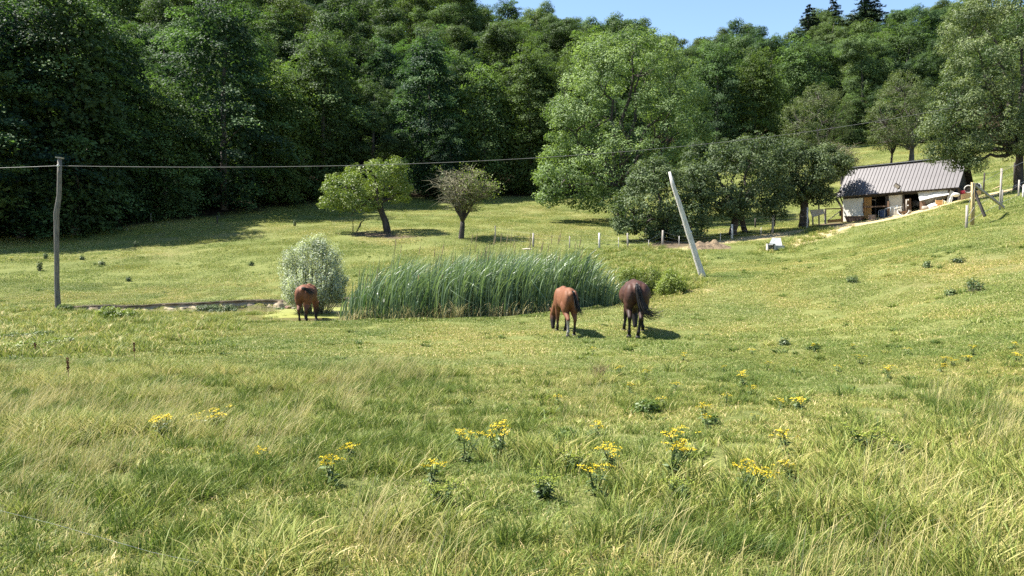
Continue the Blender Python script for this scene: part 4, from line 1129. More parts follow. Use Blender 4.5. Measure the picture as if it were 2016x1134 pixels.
# dark weeds dotted over the meadow
DW = 'dark weeds dotted over the meadow'
for i, (px, py, w_, h_, lab) in enumerate([(78,533,8,20,'dark bushy thistle left of the upright pole'),(90,510,6,12,'small dark thistle behind the bushy one left of the pole'),(162,512,8,8,'low dark weed right of the upright pole on the back meadow'),
    (268,486,9,12,'dark weed high on the back meadow near the forest shade'),(253,554,7,8,'dark weed in the middle of the left back meadow'),(200,522,10,7,'low dark weed patch on the left back meadow'),(495,523,7,8,'reddish dark weed on the back meadow left of the willow'),
    (1680,556,16,12,'dark weed on the middle of the right hand slope'),(1918,574,22,24,'large dark green weed on the right hand slope'),(1872,582,10,9,'small dark weed left of the large one on the slope'),(1825,527,8,12,'dark weed on the slope below the yellow post'),(1885,517,18,9,'dark weed row on the upper right slope'),
    (1545,680,9,6,'brown weed tuft on the slope right of the horses'),(430,432,5,14,'tall dark weed stem near the forest shade'),(580,445,6,10,'dark weed on the upper back meadow left of the apple tree')]):
    bush('weed', lab, 'weed', px, py, [(px, py - h_ * .5, w_ * .6, h_ * .55, w_ * .6 / 40)], L_DARKHERB, 22, 0.11, 15, 0.075, 0.4, 240 + i, DW, 12, lowcut=-0.95, squash=1.4)
b = ground_at(1180, 745)
t = thing('dead_weed', 'brown withered weed with bare stems in the short grass', 'weed', b)
mb = MB(); random.seed(4)
for k in range(46):
    a = random.uniform(0, 6.28); L = random.uniform(.12, .32); q = random.uniform(.1, .25)
    mb.tube([(random.uniform(-.12, .12), random.uniform(-.05, .05), 0), (math.cos(a) * q * .5, math.sin(a) * q * .4, L * .6), (math.cos(a) * q, math.sin(a) * q * .6, L)], [.005, .004, .002], 3, False)
mb.build('stems', surf_mat('withered_stem', (0.05, 0.03, 0.015), (0.16, 0.10, 0.05), 9, .9, 0), t)
# reddish dock stalks
M_DOCK = surf_mat('dock_seed', (0.10, 0.035, 0.015), (0.22, 0.09, 0.04), 20, .9, .3)
for px, py, h_, lab in [(135,760,.5,'rust red dock stalk standing in the tall grass at left'),(265,712,.45,'slim dark dock stalk right of the rust red one'),(70,700,.3,'short brown dock stalk near the left weed patches')]:
    b = ground_at(px, py); t = thing('dock_plant', lab, 'weed', b, 0, 'dock stalks in the left grass')
    mb = MB(); mb.tube([(0, 0, 0), (.01, 0, h_ * .5), (-.02, 0, h_)], [.006, .005, .003], 5)
    mb.build('stalk', M_DOCK, t)
    mb = MB()
    for k in range(60):
        z = h_ * random.uniform(.5, 1.0); a = random.uniform(0, 6.28); r = random.uniform(.005, .022)
        mb.box((math.cos(a) * r, math.sin(a) * r, z), (.014, .014, .012), (a, a, 0))
    mb.build('seed_head', M_DOCK, t)
# ------------------------------------------------------------------ horses
def ellip(bm, c, r, rot=(0, 0, 0)):
    M = Matrix.Translation(Vector(c)) @ Euler(rot).to_matrix().to_4x4() @ Matrix.Diagonal((*r, 1))
    bmesh.ops.create_uvsphere(bm, u_segments=16, v_segments=10, radius=1, matrix=M)
def chain(bm, pts, n=12):
    """limb through (x, y, z, radius) joints: cones and round joints"""
    for i, (x, y, z, r) in enumerate(pts):
        bmesh.ops.create_uvsphere(bm, u_segments=12, v_segments=8, radius=r, matrix=Matrix.Translation((x, y, z)))
        if i:
            a = Vector(pts[i - 1][:3]); b = Vector((x, y, z)); d = b - a
            q = d.to_track_quat('Z', 'Y').to_matrix().to_4x4()
            bmesh.ops.create_cone(bm, cap_ends=True, segments=n, radius1=pts[i - 1][3], radius2=r, depth=d.length, matrix=Matrix.Translation((a + b) / 2) @ q)
def fused(bm, voxel, mat, smooth=5):
    me = bpy.data.meshes.new('tmp'); bm.to_mesh(me); bm.free()
    o = bpy.data.objects.new('tmp', me); COL.objects.link(o)
    r = o.modifiers.new('r', 'REMESH'); r.mode = 'VOXEL'; r.voxel_size = voxel; r.use_smooth_shade = True
    s = o.modifiers.new('s', 'SMOOTH'); s.iterations = smooth; s.factor = 0.5
    dg = bpy.context.evaluated_depsgraph_get(); dg.update()
    out = bpy.data.meshes.new_from_object(o.evaluated_get(dg), depsgraph=dg)
    bpy.data.objects.remove(o); bpy.data.meshes.remove(me)
    out.materials.clear(); out.materials.append(mat)
    out.polygons.foreach_set('use_smooth', np.ones(len(out.polygons), bool))
    return out
def coat(name, body, dark, belly, legz=(0.35, 0.62), muzzle=None, rough=0.65, sock=None):
    m, nt, p = new_mat(name)
    tc = nt.nodes.new('ShaderNodeTexCoord').outputs['Object']
    sx = nt.nodes.new('ShaderNodeSeparateXYZ'); nt.links.new(tc, sx.inputs[0])
    n1 = noise_node(nt, 3.0, 4, 0.6, vec=tc); n2 = noise_node(nt, 60, 2, 0.6, vec=tc)
    col = mixc(nt, ramp(nt, n1, [(0.35, (0, 0, 0)), (0.7, (1, 1, 1))]), body, belly)
    hz = math_node(nt, 'ADD', sx.outputs[2], math_node(nt, 'MULTIPLY', math_node(nt, 'SUBTRACT', n1, 0.5), 0.25))
    rg = nt.nodes.new('ShaderNodeMapRange'); rg.inputs[1].default_value = legz[0]; rg.inputs[2].default_value = legz[1]
    nt.links.new(hz, rg.inputs[0])
    col = mixc(nt, rg.outputs[0], dark, col)
    if sock:   # (x sign, y below, z top, colour)
        q = math_node(nt, 'MULTIPLY', math_node(nt, 'LESS_THAN', math_node(nt, 'MULTIPLY', sx.outputs[0], sock[0]), 0.04), math_node(nt, 'LESS_THAN', sx.outputs[1], sock[1]))
        q = math_node(nt, 'MULTIPLY', q, math_node(nt, 'LESS_THAN', hz, sock[2]))
        col = mixc(nt, q, col, sock[3])
    col = mixc(nt, math_node(nt, 'MULTIPLY', n2, 0.4), col, mixc(nt, 1.0, col, (0.6, 0.6, 0.6), 'MULTIPLY'))
    nt.links.new(col, p.inputs['Base Color']); p.inputs['Roughness'].default_value = rough; p.inputs['Specular IOR Level'].default_value = 0.25
    bump(nt, p, n2, 0.12, 0.004)
    return m
M_HAIR = surf_mat('black_hair', (0.008, 0.007, 0.007), (0.035, 0.028, 0.026), 20, 0.45, 0.2, spec=0.4)
M_HOOF = surf_mat('hoof_horn', (0.03, 0.025, 0.02), (0.09, 0.075, 0.06), 20, 0.5, 0.2)
M_EYE = surf_mat('dark_eye', (0.01, 0.008, 0.006), (0.02, 0.015, 0.01), 5, 0.1, 0)
def strands(name, paths, n, w, spread, seed, mat, parent, tip=1.0):
    """hair: flat tapering strips that follow a path and fan out towards its end"""
    g = np.random.default_rng(seed); mb = MB()
    path = [Vector(p) for p in paths]
    for k in range(n):
        o0 = Vector(g.normal(size=3)) * spread * 0.35; o1 = Vector(g.normal(size=3)) * spread * tip
        L = g.uniform(0.72, 1.06); sd = Vector(g.normal(size=3)).normalized()
        pts = []
        m_ = len(path) - 1
        for i in range(9):
            t = i / 8 * L; q = min(t * m_, m_ - 1e-6); a = int(q); f_ = q - a
            P = path[a].lerp(path[a + 1], f_) if t <= 1 else path[-1] + (path[-1] - path[-2]) * (t - 1) * m_
            pts.append(P + o0 * (0.3 + t) + o1 * t * t)
        b = len(mb.v)
        for i, P in enumerate(pts):
            ww = w * (0.6 + 0.6 * math.sin(math.pi * min(1, i / 8 + .15))) * (1 - (i / 8) ** 3 * .85)
            mb.v += [tuple(P - sd * ww / 2), tuple(P + sd * ww / 2)]
        mb.f += [(b + 2 * i, b + 2 * i + 1, b + 2 * i + 3, b + 2 * i + 2) for i in range(8)]
    return mb.build(name, mat, parent)
def horse(name, label, px, py, yaw, sc, mat, barrel=0.36, hx=(-.17, .17), hy=(-.78, -.78), fx=(-.17, .17), fy=(.62, .62), head='graze', headx=0.0, tail=None, seed=0, hip=0.29, cat='horse', ear=0.12, loc=None, legt=1.0, group=None, tailw=1.0):
    bm = bmesh.new()
    # trunk
    ellip(bm, (0, .05, 1.07), (barrel, .62, .37)); ellip(bm, (0, .48, 1.12), (.27, .34, .36)); ellip(bm, (0, -.30, 1.12), (barrel * .93, .45, .37))
    ellip(bm, (0, -.56, 1.17), (hip, .36, .33)); ellip(bm, (0, -.46, 1.33), (hip * .72, .34, .17)); ellip(bm, (0, -.80, 1.26), (.12, .12, .14))
    for s in (-1, 1):
        ellip(bm, (s * hip * .52, -.68, 1.10), (hip * .56, .24, .33)); ellip(bm, (s * hip * .60, -.62, .92), (.145, .23, .27))
        ellip(bm, (s * .17, .52, 1.06), (.13, .24, .36))
    ellip(bm, (0, .40, 1.36), (.12, .34, .14)); ellip(bm, (0, .72, 1.06), (.19, .18, .25))
    # hind legs: stifle, gaskin, hock, cannon, fetlock, hoof
    for i, s in enumerate((-1, 1)):
        x0, x1, y1 = s * hip * .60, hx[i], hy[i]
        xm = lambda t: x0 + (x1 - x0) * t
        chain(bm, [(x0, -.60, .95, .17), (xm(.3), -.60 + (y1 + .78) * .4, .74, .115 * legt), (xm(.6), y1 - .06, .56, .066 * legt), (xm(.62), y1 - .10, .52, .064 * legt)])
        chain(bm, [(xm(.62), y1 - .09, .53, .062 * legt), (xm(.8), y1 - .045, .36, .043 * legt), (xm(.9), y1 - .03, .20, .042 * legt), (xm(.95), y1 - .03, .15, .055 * legt), (x1, y1 + .02, .085, .046 * legt), (x1, y1 + .05, .045, .058 * legt)])
        x0, x1, y1 = s * .16, fx[i], fy[i]
        xm = lambda t, a=x0, b=x1: a + (b - a) * t
        chain(bm, [(x0, .52, .95, .13), (xm(.3), .54 + (y1 - .62) * .4, .72, .092 * legt), (xm(.6), y1 - .04, .46, .064 * legt), (xm(.62), y1 - .03, .42, .06 * legt), (xm(.8), y1 - .03, .26, .041 * legt), (xm(.95), y1 - .03, .15, .053 * legt), (x1, y1 + .02, .085, .046 * legt), (x1, y1 + .05, .045, .058 * legt)])
    # neck and head
    if head == 'graze':
        N = [(0, .62, 1.18, .23), (headx * .3, .88, .98, .175), (headx * .6, 1.08, .74, .135), (headx * .85, 1.20, .52, .115)]
        Hd = [(headx * .9, 1.22, .50, .112), (headx * .95, 1.18, .36, .105), (headx, 1.12, .20, .078), (headx, 1.08, .085, .066), (headx, 1.075, .06, .06)]
        poll = Vector((headx * .85, 1.26, .60)); fwd = Vector((0, -.15, -1))
    else:
        N = [(0, .60, 1.22, .22), (headx * .4, .80, 1.38, .16), (headx * .8, .96, 1.52, .125)]
        Hd = [(headx * .9, 1.0, 1.54, .118), (headx, 1.12, 1.42, .105), (headx, 1.25, 1.26, .078), (headx, 1.33, 1.15, .068), (headx, 1.34, 1.13, .064)]
        poll = Vector((headx * .85, .96, 1.64)); fwd = Vector((0, .6, -.8))
    chain(bm, N); chain(bm, Hd)
    me = fused(bm, 0.021, mat)
    b = ground_at(px, py) if loc is None else Vector(loc)
    t = thing(name, label, cat, b, yaw, group); t.scale = (sc, sc, sc)
    # sink the reference frame so that the hind feet stand on the ground
    body = link('body', me, t)
    hf = MB()
    for i in range(2):
        for (x1, y1) in ((hx[i], hy[i] + .05), (fx[i], fy[i] + .05)):
            h_ = MB(); h_.lathe([(.068 * legt, -.03), (.062 * legt, .03), (.048 * legt, .07)], 12, Matrix.Translation((x1, y1, 0)))
            h_.build('hoof', M_HOOF, t, True)
    for s in (-1, 1):
        em = MB(); base = poll + Vector((s * .06, 0, 0))
        tipv = base - fwd * ear + Vector((s * ear * .35, 0, 0))
        em.tube([base + fwd * .03, base.lerp(tipv, .5), tipv], [.032, .034, .004], 8)
        em.build('ear', mat, t, True)
        e = MB(); q = Vector(Hd[1][:3]) + Vector((s * .095, .02, .03)); e.lathe([(.001, -.018), (.013, -.012), (.018, 0), (.013, .012), (.001, .018)], 8, Matrix.Translation(q)); e.build('eye', M_EYE, t, True)
    if tail: strands('tail', tail, int(150 * tailw), 0.026, 0.055 * tailw, seed, M_HAIR, t, 1.1)
    crest = [Vector(p[:3]) + Vector((0, .02, p[3] * .95)) if head != 'graze' else Vector(p[:3]) + Vector((0, p[3] * .62, p[3] * .70)) for p in N]
    g = np.random.default_rng(seed + 3); mm = MB()
    for k in range(150):
        q = g.uniform(0, len(crest) - 1.001); a = int(q); P = crest[a].lerp(crest[a + 1], q - a)
        dx = g.choice([-1, 1]) * g.uniform(.05, .13); D = Vector((dx, 0, -g.uniform(.10, .26))); sd = Vector((0, 1, .3)).normalized() * .018
        b0 = len(mm.v)
        for i_ in range(4):
            tt = i_ / 3; X = P + Vector((D.x * math.sin(tt * 1.5), 0, D.z * tt * tt)); w_ = 1 - tt * .7
            mm.v += [tuple(X - sd * w_), tuple(X + sd * w_)]
        mm.f += [(b0 + 2 * i_, b0 + 2 * i_ + 1, b0 + 2 * i_ + 3, b0 + 2 * i_ + 2) for i_ in range(3)]
    mm.build('mane', M_HAIR, t)
    return t
HG = 'horses grazing with their backs to the viewer'
horse('horse', 'dark bay horse with full black tail swung aside, grazing nearest the weeds', 1249, 656, math.radians(-5), 1.06,
      coat('dark_bay_coat', (0.050, 0.023, 0.017), (0.010, 0.008, 0.008), (0.080, 0.034, 0.022), (.45, .80), rough=.58), barrel=.445, hip=.315,
      hx=(-.20, .02), hy=(-.80, -.98), fx=(-.25, .26), fy=(.55, .35), head='graze', headx=.10, seed=1, tailw=1.5, group=HG,
      tail=[(0, -.86, 1.40), (-.02, -.96, 1.42), (-.01, -1.03, 1.28), (.06, -1.05, 1.02), (.13, -1.06, .80), (.24, -1.05, .66), (.40, -1.02, .60), (.56, -1.0, .66)])
horse('horse', 'slim chestnut bay young horse with one white hind foot, grazing in the middle', 1114, 656, math.radians(7), 0.93,
      coat('chestnut_coat', (0.155, 0.060, 0.030), (0.018, 0.014, 0.012), (0.20, 0.085, 0.042), (.28, .62), sock=(1, -.5, .50, (0.30, 0.27, 0.25))), barrel=.265, hip=.235,
      hx=(-.10, .13), hy=(-.86, -.70), fx=(-.16, .08), fy=(.62, .50), head='graze', headx=-.22, seed=2, group=HG,
      tail=[(.02, -.86, 1.40), (.05, -.96, 1.38), (.09, -1.0, 1.2), (.15, -1.0, .98), (.21, -1.0, .82), (.28, -1.0, .66)])
horse('horse', 'reddish bay horse with flicked black tail standing at the pond edge', 607, 626, math.radians(3), 0.93,
      coat('bay_coat', (0.150, 0.056, 0.028), (0.016, 0.012, 0.011), (0.19, 0.075, 0.038), (.30, .70)), barrel=.38, hip=.30,
      hx=(-.11, .16), hy=(-.82, -.80), fx=(-.20, .22), fy=(.55, .6), head='graze', headx=.12, seed=3, group=HG, loc=(at3(605, 626, 27.6).x, 27.6, -.14),
      tail=[(0, -.87, 1.36), (.03, -.97, 1.40), (.12, -1.0, 1.38), (.24, -.98, 1.32), (.36, -.94, 1.24), (.46, -.9, 1.10)])
# ------------------------------------------------------------------ shed on the slope and the things round it
SO = at3(1648, 387, 60.0)                      # front eave corner at the left end
TH = math.radians(45)
U_ = Vector((math.cos(TH), -math.sin(TH), 0)); B_ = Vector((math.sin(TH), math.cos(TH), 0))
def sp(px, py, yl=0.35):
    """shed coordinates of the point seen at a pixel on the upright plane yl behind the front eave"""
    d = ray(px, py); C = Vector((0, 0, CZ))
    t = (yl + (SO - C).dot(B_)) / d.dot(B_)
    P = C + d * t - SO
    return (P.dot(U_), P.z)
def sw(x, y, z):                               # shed coordinates -> world
    return SO + U_ * x + B_ * y + Vector((0, 0, z))
def sg(x, y):                                  # ground height in shed coordinates
    P = sw(x, y, 0); return gz1(P.x, P.y) - SO.z
def prism(mb, pts, y0, y1):
    n = len(pts); vs = [(x, y0, z) for x, z in pts] + [(x, y1, z) for x, z in pts]
    return mb.add(vs, [tuple(range(n)), tuple(range(2 * n - 1, n - 1, -1))] + [(i, i + n, (i + 1) % n + n, (i + 1) % n) for i in range(n)])
def pix(pts, yl=0.35): return [sp(px, py, yl) for px, py in pts]
M_ROOF = surf_mat('brown_grey_sheet_metal', (0.088, 0.080, 0.082), (0.115, 0.106, 0.108), 1.5, 0.42, 0.04, metal=0.15, spec=0.5)
M_SEAM = surf_mat('dark_seam', (0.042, 0.036, 0.035), (0.066, 0.057, 0.055), 4, 0.5, 0)
M_RIDGE = surf_mat('ridge_metal', (0.17, 0.17, 0.185), (0.23, 0.23, 0.25), 2, 0.4, 0.05, metal=0.2)
M_PLASTER = surf_mat('dirty_white_plaster', (0.62, 0.585, 0.51), (0.76, 0.73, 0.66), 1.6, 0.9, 0.08, stretch=(1, 1, .5))
M_PLASTER2 = surf_mat('grey_cream_plaster', (0.48, 0.44, 0.37), (0.60, 0.56, 0.48), 1.8, 0.9, 0.08)
M_OCHRE = surf_mat('ochre_boards', (0.30, 0.15, 0.04), (0.46, 0.25, 0.08), 5, 0.7, 0.3, stretch=(4, 4, .4))
M_BROWN = surf_mat('brown_wood', (0.10, 0.055, 0.03), (0.20, 0.12, 0.07), 5, 0.8, 0.4, stretch=(3, 3, 1))
M_DARKW = surf_mat('dark_wood', (0.025, 0.02, 0.017), (0.06, 0.048, 0.04), 5, 0.85, 0.4)
M_INSIDE = surf_mat('dark_interior_boards', (0.02, 0.018, 0.016), (0.045, 0.04, 0.036), 4, 0.9, 0.2)
M_GREYW = surf_mat('weathered_grey_wood', (0.20, 0.175, 0.145), (0.42, 0.38, 0.33), 6, 0.85, 0.5, stretch=(4, 4, .6))
M_TANW = surf_mat('tan_wood', (0.36, 0.26, 0.14), (0.55, 0.42, 0.26), 5, 0.8, 0.3, stretch=(3, 3, .6))
M_YELW = surf_mat('yellow_wood', (0.36, 0.26, 0.11), (0.52, 0.40, 0.20), 5, 0.8, 0.3, stretch=(3, 3, .6))
M_WHITE = surf_mat('white_plastic', (0.45, 0.45, 0.43), (0.62, 0.62, 0.60), 3, 0.5, 0.15)
M_TARP = surf_mat('white_tarpaulin', (0.48, 0.48, 0.46), (0.66, 0.66, 0.63), 2.5, 0.55, 0.5, dist=0.05)
M_TARPSH = surf_mat('shaded_tarp_grey', (0.22, 0.21, 0.18), (0.34, 0.33, 0.28), 3, 0.8, 0.4, dist=0.05)
M_STEEL = surf_mat('galvanised_tube', (0.16, 0.19, 0.22), (0.30, 0.34, 0.38), 6, 0.45, 0, metal=0.4)
M_BLUE = surf_mat('blue_plastic', (0.012, 0.03, 0.09), (0.02, 0.05, 0.14), 4, 0.4, 0)
M_BLUE2 = surf_mat('bright_blue_plastic', (0.04, 0.16, 0.50), (0.08, 0.24, 0.62), 4, 0.4, 0)
M_PINK = surf_mat('pink_plastic', (0.60, 0.06, 0.16), (0.72, 0.12, 0.24), 4, 0.5, 0)
M_ENAMEL = surf_mat('brown_enamel', (0.075, 0.048, 0.040), (0.15, 0.10, 0.085), 5, 0.5, 0.2)
M_CREAM = surf_mat('cream_plastic', (0.60, 0.55, 0.28), (0.72, 0.66, 0.38), 4, 0.5, 0)
M_CONC = surf_mat('pale_concrete', (0.34, 0.32, 0.29), (0.50, 0.48, 0.45), 7, 0.9, 0.4)
M_WIRE = surf_mat('fence_wire', (0.20, 0.20, 0.20), (0.42, 0.42, 0.41), 6, 0.5, 0, metal=0.5)
M_LOG = surf_mat('cut_log', (0.22, 0.14, 0.10), (0.46, 0.34, 0.26), 9, 0.9, 0.5)

shed = thing('shed', 'small white walled stable shed with a grey brown standing seam roof', 'shed', SO, -TH)
Lr, RUN, RISE, TILT = 8.65, 2.2, 2.38, 0.035           # roof length, half depth, rise; the ridge climbs a little to the right
def rz_(x): return x * TILT
sl = math.hypot(RUN, RISE); pitch = math.atan2(RISE, RUN)
roof = MB()
prism(roof, [(0, -0.06), (Lr, rz_(Lr) - 0.06), (Lr, rz_(Lr) - 0.12), (0, -0.12)], 0.02, 0.10)    # eave board
for sgn in (1, -1):
    vs = []
    for x in (0.0, Lr):
        for d in (0.0, -0.05):
            vs += [(x, RUN - sgn * RUN, rz_(x) + d), (x, RUN, rz_(x) + RISE + d)]
    roof.add(vs, [(0, 4, 5, 1), (2, 3, 7, 6), (0, 2, 6, 4), (0, 1, 3, 2), (4, 6, 7, 5), (1, 5, 7, 3)])
rf = roof.build('roof', M_DARKW, shed)
NP = 33; wpan = Lr / NP
pan = MB()
pan.box((wpan / 2, sl / 2, 0.012), (wpan - 0.006, sl + 0.06, 0.016))
pmesh = pan.mesh('roof_panel', M_ROOF)
sm = MB(); sm.box((0, sl / 2, 0.036), (0.026, sl + 0.06, 0.036)); smesh = sm.mesh('roof_seam', M_SEAM)
for i in range(NP):
    link('roof_panel', pmesh, rf, (i * wpan, 0, rz_(i * wpan)), (pitch, -math.atan(TILT) * 0, 0))
    link('roof_seam', smesh, rf, (i * wpan, 0, rz_(i * wpan)), (pitch, 0, 0))
rc = MB(); rc.beam((-0.05, RUN - .02, RISE + .06), (Lr + 0.05, RUN - .02, rz_(Lr) + RISE + .06), 0.34, 0.05)
rc.build('ridge_cap', M_RIDGE, rf)
# walls
def wall(name, pts, mat, yl=0.35, th=0.12, parent=shed, label=None):
    mb = MB(); prism(mb, pix(pts, yl), yl, yl + th); o = mb.build(name, mat, parent)
    if label: o['label'] = label
    return o
wall('wall', [(1659.5,386),(1699,384),(1699.5,434),(1655,441),(1659,425)], M_PLASTER, label='dirty white left wall panel with a hairline crack')
wall('wall', [(1749.5,379),(1776.5,375),(1776,421),(1751,428)], M_PLASTER2, label='cream wall panel between the two dark doorways')
for k in range(3):
    wall('plank', [(1701 + k * 5.0,383.5),(1705.6 + k * 5.0,383.2),(1705.6 + k * 5.0,430),(1701 + k * 5.0,431)], M_OCHRE, 0.33 + 0.006 * k, 0.04)
wall('post', [(1743,381),(1748,380),(1748,428),(1743,429)], M_DARKW, 0.30, 0.12)
wall('post', [(1777,377),(1780,376.6),(1780,420),(1777,421)], M_DARKW, 0.28, 0.12)
wall('rail', [(1700,406.2),(1747,404.5),(1747,407.3),(1700,409.2)], M_BROWN, 0.20, 0.05)
wall('post', [(1698.5,399),(1701,399),(1701,418),(1698.5,418)], M_BROWN, 0.22, 0.06)
wall('post', [(1746.8,396),(1750.2,396),(1750.2,428),(1746.8,429)], M_BROWN, 0.16, 0.08)
wall('half_door', [(1779.5,391.5),(1793.5,390),(1794.5,418),(1779.5,420)], M_BROWN, 0.75, 0.05)
wall('crossbar', [(1715,392),(1724,393.5),(1724,395),(1715,393.5)], M_GREYW, 0.8, 0.03)
wall('post', [(1723,384),(1725,384),(1725,430),(1723,430)], M_DARKW, 0.9, 0.06)
# closed back, ends and floor so that the inside is dark
mb = MB()
prism(mb, [(0.3, -2.4), (Lr - 0.3, -1.2), (Lr - 0.3, 0.2), (0.3, 0)], 4.0, 4.06)
wall_b = mb.build('back_wall', M_INSIDE, shed)
def gable(x, mat, name):
    mb = MB(); g0 = -2.6 if x < 4 else -1.4
    ys = [(0.42, 0.30), (RUN, RISE - .12), (2 * RUN - .3, 0.14)]
    pts = [(0.42, g0), (2 * RUN - .3, g0), (2 * RUN - .3, 0.14), (RUN, RISE - .12), (0.42, 0.30)]
    vs = [(x, y, z + (rz_(x) if z > -1 else 0)) for y, z in pts] + [(x + .08, y, z + (rz_(x) if z > -1 else 0)) for y, z in pts]
    n = 5; mb.add(vs, [tuple(range(n)), tuple(range(2 * n - 1, n - 1, -1))] + [(i, i + n, (i + 1) % n + n, (i + 1) % n) for i in range(n)])
    return mb.build(name, mat, shed)
gable(0.42, M_INSIDE, 'gable_wall'); gable(Lr - 0.5, M_DARKW, 'gable_wall')
mb = MB(); prism(mb, [(0.4, -2.15), (Lr - .4, -1.0), (Lr - .4, -1.1), (0.4, -2.25)], 0.5, 4.0); mb.build('floor', M_INSIDE, shed)
mb = MB(); prism(mb, [(0.4, -0.10), (Lr - .3, rz_(Lr) - .10), (Lr - .3, rz_(Lr) - .22), (0.4, -.22)], .30, .42); mb.build('beam', M_DARKW, shed)
# small board canopy and strut at the left end
mb = MB(); mb.add([(-.55, .2, .12), (.15, .2, .50), (.15, 1.6, .60), (-.55, 1.6, .22), (-.55, .2, .02), (.15, .2, .32), (.15, 1.6, .42), (-.55, 1.6, .12)], [(0, 1, 2, 3), (7, 6, 5, 4), (0, 4, 5, 1), (1, 5, 6, 2), (2, 6, 7, 3), (3, 7, 4, 0)])
mb.build('canopy', M_DARKW, shed)
a, b = sp(1646, 389, .5), sp(1660, 414, .5); mb = MB(); mb.beam((a[0], .5, a[1]), (b[0], .5, b[1]), .10, .13); mb.build('strut', M_DARKW, shed)
a, b = sp(1653, 385, .6), sp(1660, 402, .6); mb = MB(); mb.beam((a[0], .6, a[1]), (b[0], .6, b[1]), .06, .08); mb.build('strut', M_DARKW, shed)
wall('post', [(1866.3,372),(1868.3,372),(1868.3,404),(1866.3,404)], M_DARKW, 0.12, 0.05)
wall('post', [(1885.5,370),(1890,370),(1890,405),(1885.5,405)], M_DARKW, 0.2, 0.14)
# floodlight on an arm above the eave
fl = thing('floodlight', 'dark floodlight on a short white arm above the shed eave', 'lamp', sw(sp(1775.5, 377, -.1)[0], -.1, sp(1775.5, 377, -.1)[1]), -TH)
mb = MB(); mb.tube([(0, 0.15, -.05), (0, 0, 0), (-.16, -.08, .30)], .025, 6); mb.build('arm', M_WHITE, fl, True)
mb = MB(); mb.box((-.30, -.12, .42), (.46, .10, .30), (0.3, 0.65, 0)); mb.build('lamp_head', M_DARKW, fl)
mb = MB(); mb.box((-.315, -.175, .40), (.36, .012, .22), (0.3, 0.65, 0)); mb.build('lens', M_GREYW, fl)
# tarpaulin hung under the eave
def sheet(name, label, cat, pts_top, pts_bot, yl0, yl1, mat, seed, wave=.06, nx_=18, nz_=8, thick=.012):
    g = np.random.default_rng(seed); V = []
    T = [sp(*p_, yl0) for p_ in pts_top]; Bm = [sp(*p_, yl1) for p_ in pts_bot]
    for j in range(nz_ + 1):
        for i in range(nx_ + 1):
            s = i / nx_; t = j / nz_
            q = s * (len(T) - 1); a = min(int(q), len(T) - 2); f_ = q - a
            tx = T[a][0] + (T[a + 1][0] - T[a][0]) * f_; tz = T[a][1] + (T[a + 1][1] - T[a][1]) * f_
            q = s * (len(Bm) - 1); a = min(int(q), len(Bm) - 2); f_ = q - a
            bx = Bm[a][0] + (Bm[a + 1][0] - Bm[a][0]) * f_; bz = Bm[a][1] + (Bm[a + 1][1] - Bm[a][1]) * f_
            V.append((tx + (bx - tx) * t, yl0 + (yl1 - yl0) * t + wave * math.sin(s * 11 + t * 3 + seed) * (.3 + t) * .5 + g.uniform(-.2, .2) * wave, tz + (bz - tz) * t + g.uniform(-.1, .1) * wave))
    o = MB(); w_ = nx_ + 1; n = len(V); V2 = [(x, y + thick, z) for x, y, z in V]
    fs = [(j * w_ + i, j * w_ + i + 1, (j + 1) * w_ + i + 1, (j + 1) * w_ + i) for j in range(nz_) for i in range(nx_)]
    o.add(V + V2, fs + [tuple(n + k for k in reversed(f)) for f in fs])
    ob = o.build(name, mat, None, True, SO, (0, 0, -TH)); return tag(ob, label, cat)
sheet('tarpaulin', 'white tarpaulin stretched under the right half of the shed eave', 'tarpaulin', [(1806,377.5),(1868,371)], [(1811,395.5),(1830,390),(1868,383)], .30, .02, M_TARP, 2)
sheet('tarp_underside', 'sagging shade grey underside of the white tarpaulin', 'sheet', [(1812,394),(1866,383)], [(1812,404),(1830,402),(1863,391)], .40, .75, M_TARPSH, 5)  # tarpaulin's darker underside built apart, its shade put into the grey
sheet('plastic_sheeting', 'crumpled white plastic sheeting by the thin black post', 'sheet', [(1870,373),(1878,377)], [(1862,405),(1872,404)], .25, -.05, M_WHITE, 9, .12, 10, 10)
mb = MB(); prism(mb, pix([(1810.5,396),(1822,398),(1822,415),(1811,418)], .15), .15, .19); o = mb.build('board', M_BROWN, None, False, SO, (0, 0, -TH)); tag(o, 'reddish brown board standing under the left end of the tarpaulin', 'board')
# things in front of the shed
def at_shed(px, py, yl):
    x, z = sp(px, py, yl); return sw(x, yl, z)
